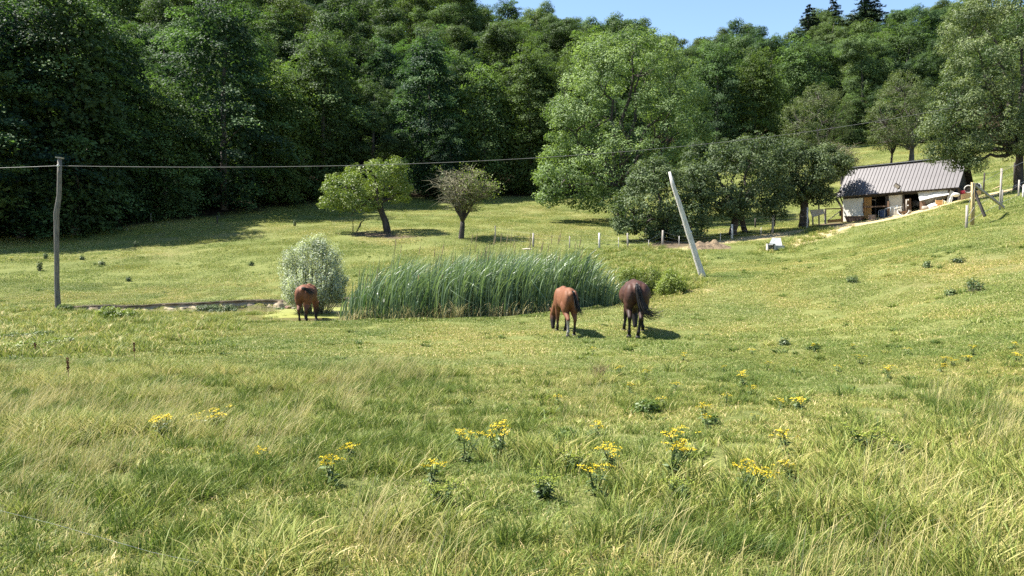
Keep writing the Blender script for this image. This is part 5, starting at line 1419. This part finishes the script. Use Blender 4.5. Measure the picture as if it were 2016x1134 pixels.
# bathtub
P = at_shed(1682, 438.5, -.35); t = thing('bathtub', 'old dark brown bathtub used as a trough against the white wall', 'trough', P, -TH)
def tub(parent, Lx, Wy, Hz, mat, rimmat, taper=.18, th=.04):
    mb = MB(); o = [(-Lx/2 + taper, -Wy/2 + .08), (Lx/2 - taper * .4, -Wy/2 + .08), (Lx/2 - taper * .4, Wy/2 - .08), (-Lx/2 + taper, Wy/2 - .08)]
    tp = [(-Lx/2, -Wy/2), (Lx/2, -Wy/2), (Lx/2, Wy/2), (-Lx/2, Wy/2)]
    ti = [(x * (1 - 2 * th / Lx), y * (1 - 2 * th / Wy)) for x, y in tp]; bi_ = [(x * .94, y * .88) for x, y in o]
    vs = [(x, y, 0) for x, y in o] + [(x, y, Hz) for x, y in tp] + [(x, y, Hz) for x, y in ti] + [(x, y, .06) for x, y in bi_]
    fs = [(3, 2, 1, 0)]
    for i in range(4):
        j = (i + 1) % 4; fs += [(i, j, j + 4, i + 4), (i + 4, j + 4, j + 8, i + 8), (i + 8, j + 8, j + 12, i + 12)]
    fs.append((12, 13, 14, 15)); mb.add(vs, fs); ob = mb.build('basin', mat, parent)
    bv_ = ob.modifiers.new('bevel', 'BEVEL'); bv_.width = .035; bv_.segments = 2
    r = MB()
    for i in range(4):
        a, b = tp[i], tp[(i + 1) % 4]; r.tube([(a[0], a[1], Hz), (b[0], b[1], Hz)], .03, 6)
    r.build('rim', rimmat, parent, True)
tub(t, 1.32, .62, .52, M_ENAMEL, M_PLASTER2)
P = at_shed(1717, 436.5, -.2); t = thing('log', 'short thick log section standing beside the bathtub', 'log', P, 0)
mb = MB(); mb.lathe([(.29, -.05), (.28, .2), (.275, .50), (.26, .53)], 18); mb.build('trunk', M_LOG, t)
mb = MB(); mb.lathe([(.25, .531), (.24, .536)], 18); mb.build('cut_face', M_TANW, t)
# tube frame with a blue bin inside
x0, z0 = sp(1731.5, 431, -.25); x1, z1 = sp(1768, 421, -.25)
t = thing('metal_frame', 'tubular grey metal frame lying in front of the dark doorway', 'frame', sw(x0, -.25, z0 - .05), -TH)
Lf = x1 - x0; sl_ = (z1 - z0) / Lf
for y in (-.25, .55):
    mb = MB()
    for z in (0, .68): mb.tube([(0, y, z), (Lf, y, z + sl_ * Lf)], .018, 6)
    for k in range(4): q = Lf * k / 3; mb.tube([(q, y, sl_ * q), (q, y, .68 + sl_ * q)], .018, 6)
    mb.build('side_frame', M_STEEL, t, True)
mb = MB()
for k in range(4):
    q = Lf * k / 3
    for z in (0, .68): mb.tube([(q, -.25, z + sl_ * q), (q, .55, z + sl_ * q)], .016, 6)
mb.build('crossbars', M_STEEL, t, True)
x0, z0 = sp(1733, 429, .1); t = thing('bin', 'dark blue plastic bin standing inside the metal frame', 'bin', sw(x0 + .22, .1, z0 + .05), -TH)
mb = MB(); mb.box((0, 0, .27), (.40, .36, .52)); ob = mb.build('bin_body', M_BLUE, t); mb = MB(); mb.box((0, 0, .545), (.44, .40, .03)); mb.build('rim', M_BLUE, t)
# white half shell tub
P = at_shed(1780, 424.5, -.45); t = thing('tub', 'pale half shell tub with a brown inside in front of the cream wall', 'tub', P, -TH)
mb = MB(); nS = 14; vs = []; fs = []
for k in range(nS + 1):
    a = math.pi * (k / nS); x = -math.cos(a) * .42; z = .40 - math.sin(a) * .40
    w_ = .25 + .10 * math.sin(a); vs += [(x, -w_, z), (x, w_, z), (x * .88, -w_ + .03, .03 + z * .95), (x * .88, w_ - .03, .03 + z * .95)]
for k in range(nS):
    q = 4 * k; fs += [(q, q + 4, q + 5, q + 1), (q + 2, q + 3, q + 7, q + 6), (q, q + 2, q + 6, q + 4), (q + 1, q + 5, q + 7, q + 3)]
mb.add(vs, fs); mb.build('shell', M_WHITE, t, True)
mb = MB(); mb.add([(-.34, -.24, .3), (.34, -.24, .36), (.30, .2, .36), (-.30, .2, .3), (0, 0, .06)], [(0, 1, 2, 3), (1, 0, 4), (2, 1, 4), (3, 2, 4), (0, 3, 4)]); mb.build('contents', M_BROWN, t)
P = at_shed(1784.5, 412, -.2); t = thing('post', 'white post with two insulators beside the tub before the brown half door', 'post', P, -TH)
mb = MB(); mb.tube([(0, 0, -.3), (-.02, 0, .74)], .05, 8, wob=.1); mb.build('pole', M_GREYW, t, True)
for z in (.22, .64): mb = MB(); mb.lathe([(.02, 0), (.05, .03), (.05, .08), (.02, .11)], 8, Matrix.Translation((.12, -.02, z))); mb.tube([(0, 0, z + .05), (.12, -.02, z + .05)], .012, 5); mb.build('insulator', M_WHITE, t, True)
# crate, canister, sack, barrel under the tarpaulin
P = at_shed(1850, 409, -.05); t = thing('crate', 'slatted orange wooden crate under the tarpaulin', 'crate', P, -TH)
for k in range(5): mb = MB(); mb.box((0, -.2, .07 + k * .105), (.44, .025, .08)); mb.build('slat', M_OCHRE, t)
for s in (-1, 1): mb = MB(); mb.box((s * .23, -.18, .28), (.05, .06, .62)); mb.build('corner_post', M_TANW, t)
mb = MB(); mb.box((0, .02, .27), (.42, .36, .5)); mb.build('crate_body', M_BROWN, t)
P = at_shed(1858.5, 408, -.1); t = thing('canister', 'cream yellow plastic canister right of the orange crate', 'canister', P, -TH)
mb = MB(); mb.box((0, 0, .22), (.26, .22, .44)); ob = mb.build('canister_body', M_CREAM, t); ob.modifiers.new('b', 'BEVEL').width = .04
mb = MB(); mb.lathe([(.05, .44), (.05, .50), (.03, .51)], 10); mb.build('cap', M_WHITE, t)
P = at_shed(1837, 411, -.05); g = np.random.default_rng(3)
bm = bmesh.new(); bmesh.ops.create_icosphere(bm, subdivisions=3, radius=1)
for v_ in bm.verts: k = 1 + g.uniform(-.05, .05); v_.co = Vector((v_.co.x * .52 * k, v_.co.y * .28 * k, max(v_.co.z, -.6) * .26 * k + v_.co.x * .12))
me = bpy.data.meshes.new('sack'); bm.to_mesh(me); bm.free(); me.materials.append(M_WHITE); tag(link('sack', me, None, P + Vector((0, 0, .16)), (0, 0, -TH)), 'full white sack lying left of the orange crate', 'sack')
P = at_shed(1823, 414.5, -.1); t = thing('basket', 'low pale round basket left of the white sack', 'basket', P, 0)
mb = MB(); mb.lathe([(.22, 0), (.30, .14), (.28, .30), (.24, .33)], 16); mb.build('basket_body', M_GREYW, t, True)
mb = MB(); mb.lathe([(.2, .29), (.01, .30)], 16, cap=False); mb.build('contents', M_DARKW, t)
# right end: plywood, barrels, pink tub
def free_panel(name, label, cat, pts, Y, mat, th=.05):
    Ps = [at3(px, py, Y) for px, py in pts]; n = len(Ps); mb = MB(); mb.add([tuple(p_) for p_ in Ps] + [tuple(p_ + Vector((.02, th, 0))) for p_ in Ps], [tuple(range(n)), tuple(range(2 * n - 1, n - 1, -1))] + [(i, i + n, (i + 1) % n + n, (i + 1) % n) for i in range(n)])
    return tag(mb.build(name, mat), label, cat)
free_panel('plywood_panel', 'long tan plywood panel leaning behind the yellow post', 'panel', [(1892,383),(1912,378),(1932,373),(1932,394),(1912,398),(1892,404)], 53.5, M_TANW)
free_panel('timber_beam', 'tan timber beam lying in the shade right of the shed', 'beam', [(1938,379),(1970,366),(1971,373),(1938,386)], 56, M_TANW, .2)
def barrel(name, label, px, py, Y, r, L, rz, mat, inmat):
    t = thing(name, label, 'barrel', at3(px, py, Y), rz)
    M = Matrix.Rotation(math.pi / 2, 4, 'X')
    mb = MB(); mb.lathe([(r * .9, -L / 2), (r, -L / 2 + .05), (r * 1.04, -.1), (r * 1.04, .1), (r, L / 2 - .04), (r * .96, L / 2)], 20, M); mb.build('barrel_body', mat, t, True)
    mb = MB(); mb.lathe([(r * .80, L / 2 + .004), (r * .78, L / 2 + .008)], 20, M); mb.build('shade_disc', inmat, t)  # flat dark disc painted in place of the shaded hollow inside
    mb = MB(); mb.tube([(r * .95 * math.cos(a), -L / 2 - .0, r * .95 * math.sin(a)) for a in np.linspace(0, 2 * math.pi, 21)], .035, 6, False); mb.build('rim', M_WHITE, t, True)
    return t
barrel('barrel', 'pale grey barrel lying with its open end to the viewer beside the shed', 1905, 373, 54.3, .27, .85, math.radians(-25), M_WHITE, M_INSIDE)
barrel('barrel', 'blue and white barrel lying behind the yellow post', 1924, 369, 55.2, .29, .9, math.radians(-35), M_BLUE2, M_INSIDE)
t = thing('basin', 'bright pink basin on top of the plywood panel', 'basin', at3(1896, 381, 54.2))
mb = MB(); mb.lathe([(.16, 0), (.24, .20), (.25, .21), (.22, .20), (.15, .03)], 16); mb.build('basin_body', M_PINK, t, True)
for i, (px, py, s, lab) in enumerate([(1881,383,.22,'white bag lying at the foot of the shed corner post'),(1926,393,.24,'white blue bag on the ground behind the dark brace'),(1917,391,.2,'small grey bag on the ground left of the dark brace')]):
    bm = bmesh.new(); bmesh.ops.create_icosphere(bm, subdivisions=2, radius=1); g = np.random.default_rng(i + 5)
    for v_ in bm.verts: k = 1 + g.uniform(-.12, .12); v_.co = Vector((v_.co.x * s * 1.3 * k, v_.co.y * s * k, v_.co.z * s * .7 * k))
    me = bpy.data.meshes.new('bag'); bm.to_mesh(me); bm.free(); me.materials.append(M_WHITE); tag(link('bag', me, None, at3(px, py, 52.5)), lab, 'bag')
# donkey looking out of the right doorway
x, z = sp(1802, 417.5, .9)
horse('donkey', 'grey donkey with pale muzzle looking out of the dark doorway', 0, 0, math.radians(195), .62,
      coat('grey_coat', (0.13, 0.12, 0.11), (0.30, 0.28, 0.25), (0.17, 0.155, 0.14), (.10, .40)), barrel=.30, hip=.25, fx=(-.12, .12), head='up', headx=.05, seed=9, cat='donkey', ear=.26, loc=sw(x, 1.5, z - .02), tail=[(0, -.86, 1.3), (0, -.95, 1.1), (0, -.95, .6)], tailw=.5)

# ------------------------------------------------------------------ gate, hanging tub, dung heap, concrete block
def gp(px, py, Y): return at3(px, py, Y)
g0 = ground_at(1643, 440); YG = 58.5
t = thing('gate', 'brown rail gate with an orange bottom board left of the shed', 'gate', drop(1643, YG))
o = t.location
def rel(px, py, Y=YG): return at3(px, py, Y) - o
mb = MB(); mb.beam(rel(1624, 411.5), rel(1657, 410.5), .06, .09); mb.build('rail', M_BROWN, t)
mb = MB(); mb.beam(rel(1629, 436), rel(1656, 433.5), .05, .24); mb.build('board', M_OCHRE, t)
mb = MB(); mb.beam(rel(1630, 434), rel(1655, 415), .05, .06); mb.build('brace', M_GREYW, t)
mb = MB(); mb.beam(rel(1657.5, 409), rel(1658, 438), .12, .12); mb.build('post', M_OCHRE, t)
mb = MB(); mb.beam(rel(1624.5, 412), rel(1625, 441), .13, .13); mb.build('post', M_GREYW, t)
mb = MB(); mb.box(rel(1655, 420), (.18, .1, .42)); mb.build('bucket', M_DARKW, t)
t = thing('feed_trough', 'grey white trough raised on posts between the tree and the gate', 'trough', drop(1609, 57.5)); o = t.location
b = rel(1608, 421, 57.5)
mb = MB(); mb.add([tuple(rel(px, py, Y)) for px, py, Y in [(1594,413.5,57.1),(1621,411.5,57.1),(1623,421,57.1),(1599,428.5,57.1),(1594,413.5,58),(1621,411.5,58),(1620,419,57.8),(1602,425,57.8)]],
    [(0, 1, 2, 3), (4, 7, 6, 5), (0, 3, 7, 4), (1, 5, 6, 2), (2, 6, 7, 3)]); ob = mb.build('basin', M_CONC, t); ob.modifiers.new('b', 'BEVEL').width = .03
for px, y0, y1 in ((1612, 403, 445), (1600, 427, 444), (1590, 425, 445)): mb = MB(); mb.tube([rel(px, y0, 57.7), rel(px + .5, y1, 57.7)], .06, 7, wob=.1); mb.build('post', M_GREYW, t, True)
M_DUNG = surf_mat('dung_straw', (0.07, 0.05, 0.03), (0.25, 0.18, 0.105), 6, .95, .9, dist=.06)
def heap(name, label, spots, Y, mat, seed):
    g = np.random.default_rng(seed); b = drop(spots[0][0], Y); V = []; nn = 44
    xs = [at3(px, 470, Y).x for px, _, _ in spots]
    x0, x1 = min(xs) - 1.1, max(xs) + 1.1
    gxx, gyy = np.meshgrid(np.linspace(x0, x1, nn), np.linspace(Y - 1.2, Y + 1.2, 26))
    hh = np.zeros(gxx.shape)
    for (px, h_, r), xc in zip(spots, xs): hh = np.maximum(hh, h_ * np.exp(-((gxx - xc) / r) ** 2 - ((gyy - Y) / .6) ** 2))
    hh = hh * (0.75 + 0.6 * fbm(gxx * 5, gyy * 5, seed, 3)) + (fbm(gxx * 2.2, gyy * 2.2, seed + 4, 3) - .5) * .1 - .06
    zz = gz(gxx, gyy) + hh
    ii_ = np.arange(gxx.size).reshape(gxx.shape)
    f_ = np.stack([ii_[:-1, :-1], ii_[:-1, 1:], ii_[1:, 1:], ii_[1:, :-1]], -1).reshape(-1, 4)
    return tag(link(name, np_mesh(name, np.stack([gxx, gyy, zz], -1).reshape(-1, 3), f_, mat, True)), label, 'heap')
heap('dung_heap', 'reddish brown dung and straw heap behind the slanting pole', [(1378, .40, .5), (1395, .36, .5), (1408, .50, .45), (1422, .28, .5)], 47.0, M_DUNG, 4)
t = thing('concrete_trough', 'pale concrete block with a hollow front lying on the slope below the shed', 'trough', ground_at(1525, 492), math.radians(-8))
mb = MB()
for c_, d_ in (((-.50, -.35, .17), (.05, .5, .36)), ((-.10, -.35, .17), (.05, .5, .36)), ((-.30, -.35, .355), (.45, .5, .05)), ((-.30, -.12, .15), (.36, .04, .3))): mb.box(c_, d_)
mb.build('hollow_block', M_CONC, t)
mb = MB(); mb.add([(-.35, .0, .30), (.42, -.1, .26), (.36, .12, .72), (-.12, .15, .74), (-.30, .35, .28), (.46, .3, .24), (.40, .26, .70), (-.08, .28, .72)], [(0, 1, 2, 3), (7, 6, 5, 4), (3, 2, 6, 7), (0, 3, 7, 4), (1, 5, 6, 2), (0, 4, 5, 1)]); mb.build('slanted_slab', M_WHITE, t)
mb = MB(); mb.box((.22, .05, .12), (.60, .5, .30)); mb.build('base_block', M_CONC, t)
# ------------------------------------------------------------------ poles, overhead cable, fences
M_POLE = surf_mat('weathered_pole', (0.075, 0.068, 0.060), (0.24, 0.215, 0.185), 7, 0.9, 0.7, stretch=(5, 5, .35), dist=.02)
M_BLEACH = surf_mat('bleached_pole', (0.36, 0.33, 0.30), (0.76, 0.72, 0.67), 7, 0.9, 0.7, stretch=(5, 5, .5), dist=.02)
b = drop(115, 30.2); Yp = b.y
t = thing('utility_pole', 'crooked grey wooden pole with a flat cap carrying the overhead cable', 'pole', b)
pts = [at3(px, py, Yp) - b for px, py in [(117.5,312),(117,350),(116.5,385),(111,420),(111.5,470),(111.8,520),(112,560),(114,600),(115,612)]]
pts.append(pts[-1] + Vector((0, 0, -.4)))
mb = MB(); random.seed(3); mb.tube(pts, [.08,.085,.088,.105,.095,.097,.10,.115,.12,.12], 14, wob=.07); mb.build('shaft', M_POLE, t, True)
mb = MB(); mb.box(pts[0] + Vector((0, 0, .03)), (.23, .22, .05), (0, .12, 0)); mb.build('cap', M_GREYW, t)
mb = MB(); mb.lathe([(.015, -.05), (.035, -.04), (.04, 0), (.03, .04), (.01, .05)], 10, Matrix.Translation(at3(117.5, 327, Yp) - b + Vector((0, -.12, 0)))); mb.build('insulator', M_WHITE, t, True)
for py in (338, 360, 410): mb = MB(); mb.lathe([(.012, 0), (.03, .01), (.012, .03)], 8, Matrix.Translation(at3(119.5, py, Yp) - b + Vector((0, -.1, 0)))); mb.build('bolt', M_DARKW, t)
# cable: hangs from the pole to a support beyond the right picture edge
P0 = at3(117.5, 327, Yp) + Vector((0, -.12, 0)); P1 = at3(2016, 160, 50) ; d = P1 - P0; P1 = P0 + d * 1.12; d = P1 - P0
sag = 1.76 * 1.08
cab = [P0 + d * q - Vector((0, 0, sag * 4 * q * (1 - q))) for q in np.linspace(0, 1, 60)]
PL = at3(-260, 332, 32); left = [P0.lerp(PL, q) - Vector((0, 0, .06 * 4 * q * (1 - q))) for q in np.linspace(1, 0.02, 12)]
M_CABLE = surf_mat('grey_cable', (0.13, 0.125, 0.12), (0.24, 0.23, 0.22), 3, 0.6, 0)
mb = MB(); mb.tube(left + cab, .0105, 6); tag(mb.build('overhead_cable', M_CABLE, None, True), 'thin grey overhead cable sagging across the meadow from the wooden pole', 'cable')
# slanting pole
b = ground_at(1385, 546); Yl = b.y
t = thing('slanting_pole', 'bleached wooden pole leaning steeply to one side in front of the orchard', 'pole', b)
pts = [at3(px, py, Yl - .25 * (546 - py) / 208) - b for px, py in [(1318,338),(1325,365),(1337,400),(1345,425),(1355,458),(1364,485),(1371,508),(1380,535),(1386,553)]]
mb = MB(); mb.tube(pts, [.055,.09,.105,.115,.125,.13,.135,.15,.155], 14, wob=.10); mb.build('shaft', M_BLEACH, t, True)
mb = MB(); mb.lathe([(.03, -.06), (.05, 0), (.03, .06)], 8, Matrix.Translation(pts[4] + Vector((.10, -.06, .0)))); mb.build('knot', M_BLEACH, t, True)

def post_tube(mb, a, b, r, wob=.12): mb.tube([a, Vector(a).lerp(Vector(b), .5) + Vector((random.uniform(-.02, .02), 0, 0)), b], [r, r * .97, r * .9], 8, wob=wob)
def fence(name, label, posts, wires, wire_r=.0045, group=None):
    """posts: (px, top, bottom, Y, radius, material)"""
    b0 = at3(posts[0][0], posts[0][2], posts[0][3]); t = thing(name, label, 'fence', b0, 0, group)
    P = []
    for px, tp, bt, Y, r, mt in posts:
        B = drop(px, Y) if Y else ground_at(px, bt)
        hgt = (bt - tp) * B.y / F
        mb = MB(); post_tube(mb, B - b0 - Vector((0, 0, .25)), B - b0 + Vector((random.uniform(-.03, .03), 0, hgt)), r); mb.build('post', mt, t, True)
        P.append((B - b0, hgt))
    for frac in wires:
        mb = MB()
        pts = []
        for i, (B, h_) in enumerate(P):
            pts.append(B + Vector((0, -.05, h_ * frac)))
            if i < len(P) - 1:
                B2, h2 = P[i + 1]; m_ = (B + Vector((0, 0, h_ * frac))).lerp(B2 + Vector((0, 0, h2 * frac)), .5); pts.append(m_ + Vector((0, -.05, -.01)))
        mb.tube(pts, wire_r, 4, False); mb.build('wire', M_WIRE, t)
    return t
random.seed(12)
W, G, D = M_GREYW, M_GREYW, M_DARKW
fence('wire_fence', 'wire fence on grey posts along the foot of the orchard', [(975,447,479,54,.04,G),(1050,460,488,51,.07,G),(1121,467,491,50,.04,G),(1180,462,492,49.5,.07,M_BLEACH),(1217,474,494,48.8,.02,M_BLEACH),(1235,459,486,48.9,.06,G),(1277,477,490,48.5,.02,M_BLEACH),(1304,460,490,48.6,.07,G),(1336,472,490,48.5,.02,M_BLEACH),
    (1417,461,477,50.5,.02,M_BLEACH),(1440,441,470,51.5,.08,M_BLEACH),(1497,449,466,52.5,.02,M_BLEACH),(1519,425,461,53.5,.09,G),(1587,408,448,55.5,.07,M_BLEACH)], (.30, .60, .92))
fence('wire_fence', 'second thin fence under the orchard trees behind the first one', [(1250,463,480,56,.05,M_BROWN),(1271,465,478,57,.04,G),(1291,462,474,58,.03,G),(1326,456,470,58,.05,G),(1343,457,472,58,.05,G),(1485,434,452,60,.07,D),(1523,423,446,60,.08,D)], (.5, .9), .006)
# posts and wires on the right slope
t = thing('braced_post', 'yellowish fence post with a grey sloping brace and a dark leaning prop', 'post', drop(1913, 36)); o = t.location
def rl(px, py, Y): return at3(px, py, Y) - o
mb = MB(); post_tube(mb, rl(1912.5, 446, 36), rl(1913.6, 359, 36), .052); mb.build('post', M_YELW, t, True)
mb = MB(); mb.beam(rl(1915, 361, 36), rl(1976, 408, 37.2), .10, .10); mb.build('brace', M_GREYW, t)
mb = MB(); mb.beam(rl(1915, 368, 36.1), rl(1939, 426, 35.6), .13, .10); mb.build('prop', M_DARKW, t)
random.seed(5)
fence('wire_fence', 'tall wire fence on round posts crossing the right hand slope', [(1899.5,404,449,35.5,.065,G),(1913,361,443,36,.05,M_YELW),(1964,330,411,38.5,.055,G),(2015,310,392,40,.07,M_TANW),(2100,290,380,41,.09,G)], (.18, .45, .93), .008)
fence('post_row', 'short grey posts with white insulators beyond the slope crest', [(1967,378,408,40,.06,G),(2000,358,390,43,.05,G),(2009,366,391,41,.06,M_BLEACH)], (.7,), .006)
fence('post_row', 'dark thin posts in the shade right of the shed', [(1931,344,386,54,.06,D),(1990,334,374,56,.06,D),(2040,326,366,56,.06,D)], (.5, .9), .007)
for i, (px, bt, tp, Y, lab) in enumerate([(1748, 322, 296, 74, 'dark thin post on the meadow above the shed roof'), (1785, 330, 316, 72, 'short grey post just above the shed ridge'), (1805, 322, 313, 70, 'stubby post above the shed ridge, right of the tree'), (300, 419, 405, 68, 'pale thin stake at the edge of the forest shade'), (430, 437, 422, 66, 'dark stake in the sunny grass near the forest shade')]):
    B = drop(px, Y); mb = MB(); post_tube(mb, (0, 0, -.2), (0, 0, (bt - tp) * Y / F), .06); tag(mb.build('stake', D if i in (0, 4) else G, None, True, B), lab, 'post')
# strand of white fence tape low in the left corner
a, b_ = ground_at(-60, 1078), ground_at(300, 1140)
mb = MB(); P = [a + Vector((0, 0, .30)), a.lerp(b_, .5) + Vector((0, 0, .24)), b_ + Vector((0, 0, .16)), b_.lerp(a, -.8) + Vector((0, 0, .1))]
mb.tube(P, .0007, 5); tag(mb.build('fence_cord', M_WIRE, None), 'thin pale fence cord low in the near left corner of the grass', 'cord')

# ------------------------------------------------------------------ ragwort and other flowering plants
L_RAG = leaf_mat('ragwort_leaves', (0.070, 0.110, 0.035), (0.17, 0.22, 0.08), None, 0.28, 0.3, 0.5, 0.4)
M_FLOWER = leaf_mat('yellow_petals', (0.50, 0.36, 0.02), (0.72, 0.56, 0.04), None, 0.25, 0.0, 0.6, 0.2)
M_SPURGE = leaf_mat('yellow_green_bracts', (0.17, 0.22, 0.03), (0.32, 0.36, 0.06), None, 0.3, 0.0, 0.6, 0.2)
def ragwort(seed, nst, h, spread, lean=0.0, petal=M_FLOWER):
    """returns (leaf mesh, flower mesh, stem mesh) of one clump"""
    g = np.random.default_rng(seed); mb = MB(); heads = []
    LC, LN, LU, LS = [], [], [], []
    for k in range(nst):
        a = g.uniform(0, 6.28); q = spread * math.sqrt(g.uniform(0.02, 1)); hh = h * g.uniform(.7, 1.05)
        tp = Vector((math.cos(a) * q + lean, math.sin(a) * q, hh)); md = Vector((math.cos(a) * q * .45, math.sin(a) * q * .45, hh * .5))
        mb.tube([(math.cos(a) * q * .2, math.sin(a) * q * .2, -.03), md, tp], [.006, .005, .003], 4, False)
        for j in range(int(g.integers(2, 6))):
            e = tp + Vector((g.normal() * .035, g.normal() * .035, g.uniform(-.01, .03))); mb.tube([md.lerp(tp, .8), e], [.003, .002], 3, False); heads.append(e)
        for j in range(11):
            s = g.uniform(.0, .8); P = (Vector((0, 0, 0)).lerp(md, s * 2) if s < .5 else md.lerp(tp, s * 2 - 1)); r = .10 * (1 - s * .75)
            b_ = g.uniform(0, 6.28); LC.append((P.x + math.cos(b_) * r * .6, P.y + math.sin(b_) * r * .6, P.z + g.uniform(-.01, .03))); LN.append((g.normal() * .4, g.normal() * .4, 1)); LU.append((math.cos(b_), math.sin(b_), .1)); LS.append(g.uniform(.5, 1.1) * (.13 * (1 - s * .6)))
    n = len(LC); V, Fq = leaf_cards(np.array(LC), np.array(LN), np.array(LS), .34, np.array(LU), .3)
    lm = crown_mesh('leaves', [(V, Fq, g.uniform(0, 1, n))], L_RAG)
    C = np.array([tuple(e) for e in heads]); C = np.repeat(C, 9, 0) + g.normal(size=(len(C) * 9, 3)) * np.array([.017, .017, .006])
    n = len(C); V, Fq = leaf_cards(C, np.tile([0, 0, 1.], (n, 1)), g.uniform(.010, .019, n), .95, None, .45)
    fm = crown_mesh('flowers', [(V, Fq, g.uniform(0, 1, n))], petal)
    return lm, fm, mb.mesh('stems', L_RAG)
RK = [ragwort(1, 11, .44, .19), ragwort(2, 6, .36, .13), ragwort(3, 3, .30, .08), ragwort(4, 2, .24, .05), ragwort(5, 8, .36, .20), ragwort(6, 9, .40, .16), ragwort(7, 5, .40, .11), ragwort(8, 3, .26, .10)]
SK = [ragwort(11, 9, .22, .13, 0, M_SPURGE), ragwort(12, 7, .18, .16, 0, M_SPURGE)]
RG = 'yellow ragwort plants in the foreground grass'
big_r = [(985,905,0,1.0,'yellow ragwort clump with loosely scattered heads left of the picture centre line'),(1318,950,0,1.15,'largest bushy ragwort with a dense yellow top and dark green side leaves'),(1468,968,0,1.05,'tall leafy ragwort with its yellow heads slanting down to one side'),
 (1335,905,1,1.0,'ragwort rising right behind the largest bushy one'),(915,915,1,1.0,'ragwort with a narrow flower cluster left of the loosely scattered clump'),(1205,925,1,1.0,'ragwort left of the largest bushy clump'),(1172,975,1,.9,'low ragwort in front of the one left of the largest clump'),
 (1505,962,1,.9,'small ragwort leaning at the right foot of the tall slanting one'),(1555,950,2,1.0,'lone ragwort sprig right of the tall slanting clump'),(850,958,2,1.0,'small ragwort sprig far left of the centre clumps'),(903,868,2,.9,'single ragwort head behind the narrow cluster'),
 (420,842,4,1.1,'wide flat ragwort cluster in the tall grass at left'),(322,862,1,1.1,'paler ragwort cluster nearest the left edge of the tall grass'),(512,908,2,.9,'small ragwort in the grass right of the wide flat cluster'),(688,915,2,1.0,'ragwort sprig in the grass between left and centre'),(652,958,2,1.0,'low ragwort sprig just in front of the one between left and centre'),(1550,905,2,1.1,'ragwort pair of heads upslope of the tall slanting clump')]
for px, py, k, s, lab in big_r:
    b = ground_at(px, py); t = thing('ragwort', lab, 'wildflower', b, random.uniform(0, 6.28), RG); t.scale = (s * random.uniform(.8, 1.2), s * random.uniform(.8, 1.2), s * random.uniform(.5, .85)); t.rotation_euler.x = random.uniform(-.15, .15); t.rotation_euler.y = random.uniform(0, .25)
    for nm, me in zip(('leaves', 'flowers', 'stems'), RK[{0: (0, 5), 1: (1, 6), 2: (2, 7), 3: (3,), 4: (4,)}[k][random.randrange(2) if k < 3 else 0]]): tag(link(nm, me, t), kind='stuff')
far_r = [(1462,765,1),(1385,832,2),(1392,850,2),(1165,862,2),(1240,778,2),(1535,812,2),(1692,718,1),(1855,722,1),(1875,722,1),(1916,702,1),(1748,748,2),(1608,695,2),(1482,700,3),(2002,712,2),(1345,712,2),(1475,780,2),(1220,740,3),(1575,808,2),(1745,735,2),(1165,700,3),(1850,735,2),(1680,690,2),(1425,732,3),(1510,730,3),(1330,770,3),(22,514,1),(118,708,2),(1480,832,3),(1270,750,3),(1100,800,3),(1905,715,2),(1990,690,2),(1430,800,3),(1310,805,3),(1650,735,3),(1790,700,3)]
for px, py, k in far_r:
    b = ground_at(px, py); t = thing('ragwort', 'small yellow ragwort dotting the short grass of the slope', 'wildflower', b, random.uniform(0, 6.28), 'small ragwort plants dotted over the slope'); s = random.uniform(.75, 1.0); t.scale = (s * random.uniform(.8, 1.2), s * random.uniform(.8, 1.2), s * random.uniform(.5, .85)); t.rotation_euler.x = random.uniform(-.15, .15); t.rotation_euler.y = random.uniform(0, .25)
    for nm, me in zip(('leaves', 'flowers', 'stems'), RK[{0: (0, 5), 1: (1, 6), 2: (2, 7), 3: (3,), 4: (4,)}[k][random.randrange(2) if k < 3 else 0]]): tag(link(nm, me, t), kind='stuff')
for px, py, s, lab in [(1072,985,1.0,'lime green spurge patch in the near grass at centre'),(1135,930,1.0,'lime green spurge just left of the ragworts'),(1700,895,1.2,'yellow green spurge among the tall grass at right'),(1775,900,1.0,'fainter yellow green spurge right of the first one at right'),(1345,985,.9,'small lime spurge below the largest ragwort'),(870,1000,.9,'lime green spurge left of the one at centre')]:
    b = ground_at(px, py); t = thing('spurge', lab, 'wildflower', b, random.uniform(0, 6.28), 'lime green spurge plants'); t.scale = (s, s, s)
    for nm, me in zip(('leaves', 'flowers', 'stems'), SK[px % 2]): tag(link(nm, me, t), kind='stuff')
# dark green leafy plants low in the near grass
for i, (px, py, rx_, ry_, lab) in enumerate([(1110,868,20,12,'dark green leafy plant between the ragwort clumps'),(1275,815,26,14,'dark leafy herb patch upslope of the largest ragwort'),(1400,838,14,8,'small dark herb upslope of the tall slanting ragwort'),(1600,690,14,7,'small dark herb on the right slope'),(1500,985,26,12,'dark leaves at the foot of the slanting ragwort')]):
    bush('herb', lab, 'herb', px, py, [(px, py - ry_ * .8, rx_, ry_, rx_ / 130)], L_HERB, 24, .07, 16, .06, .36, 400 + i, 'dark leafy herbs in the near grass', 0, lowcut=-.3)
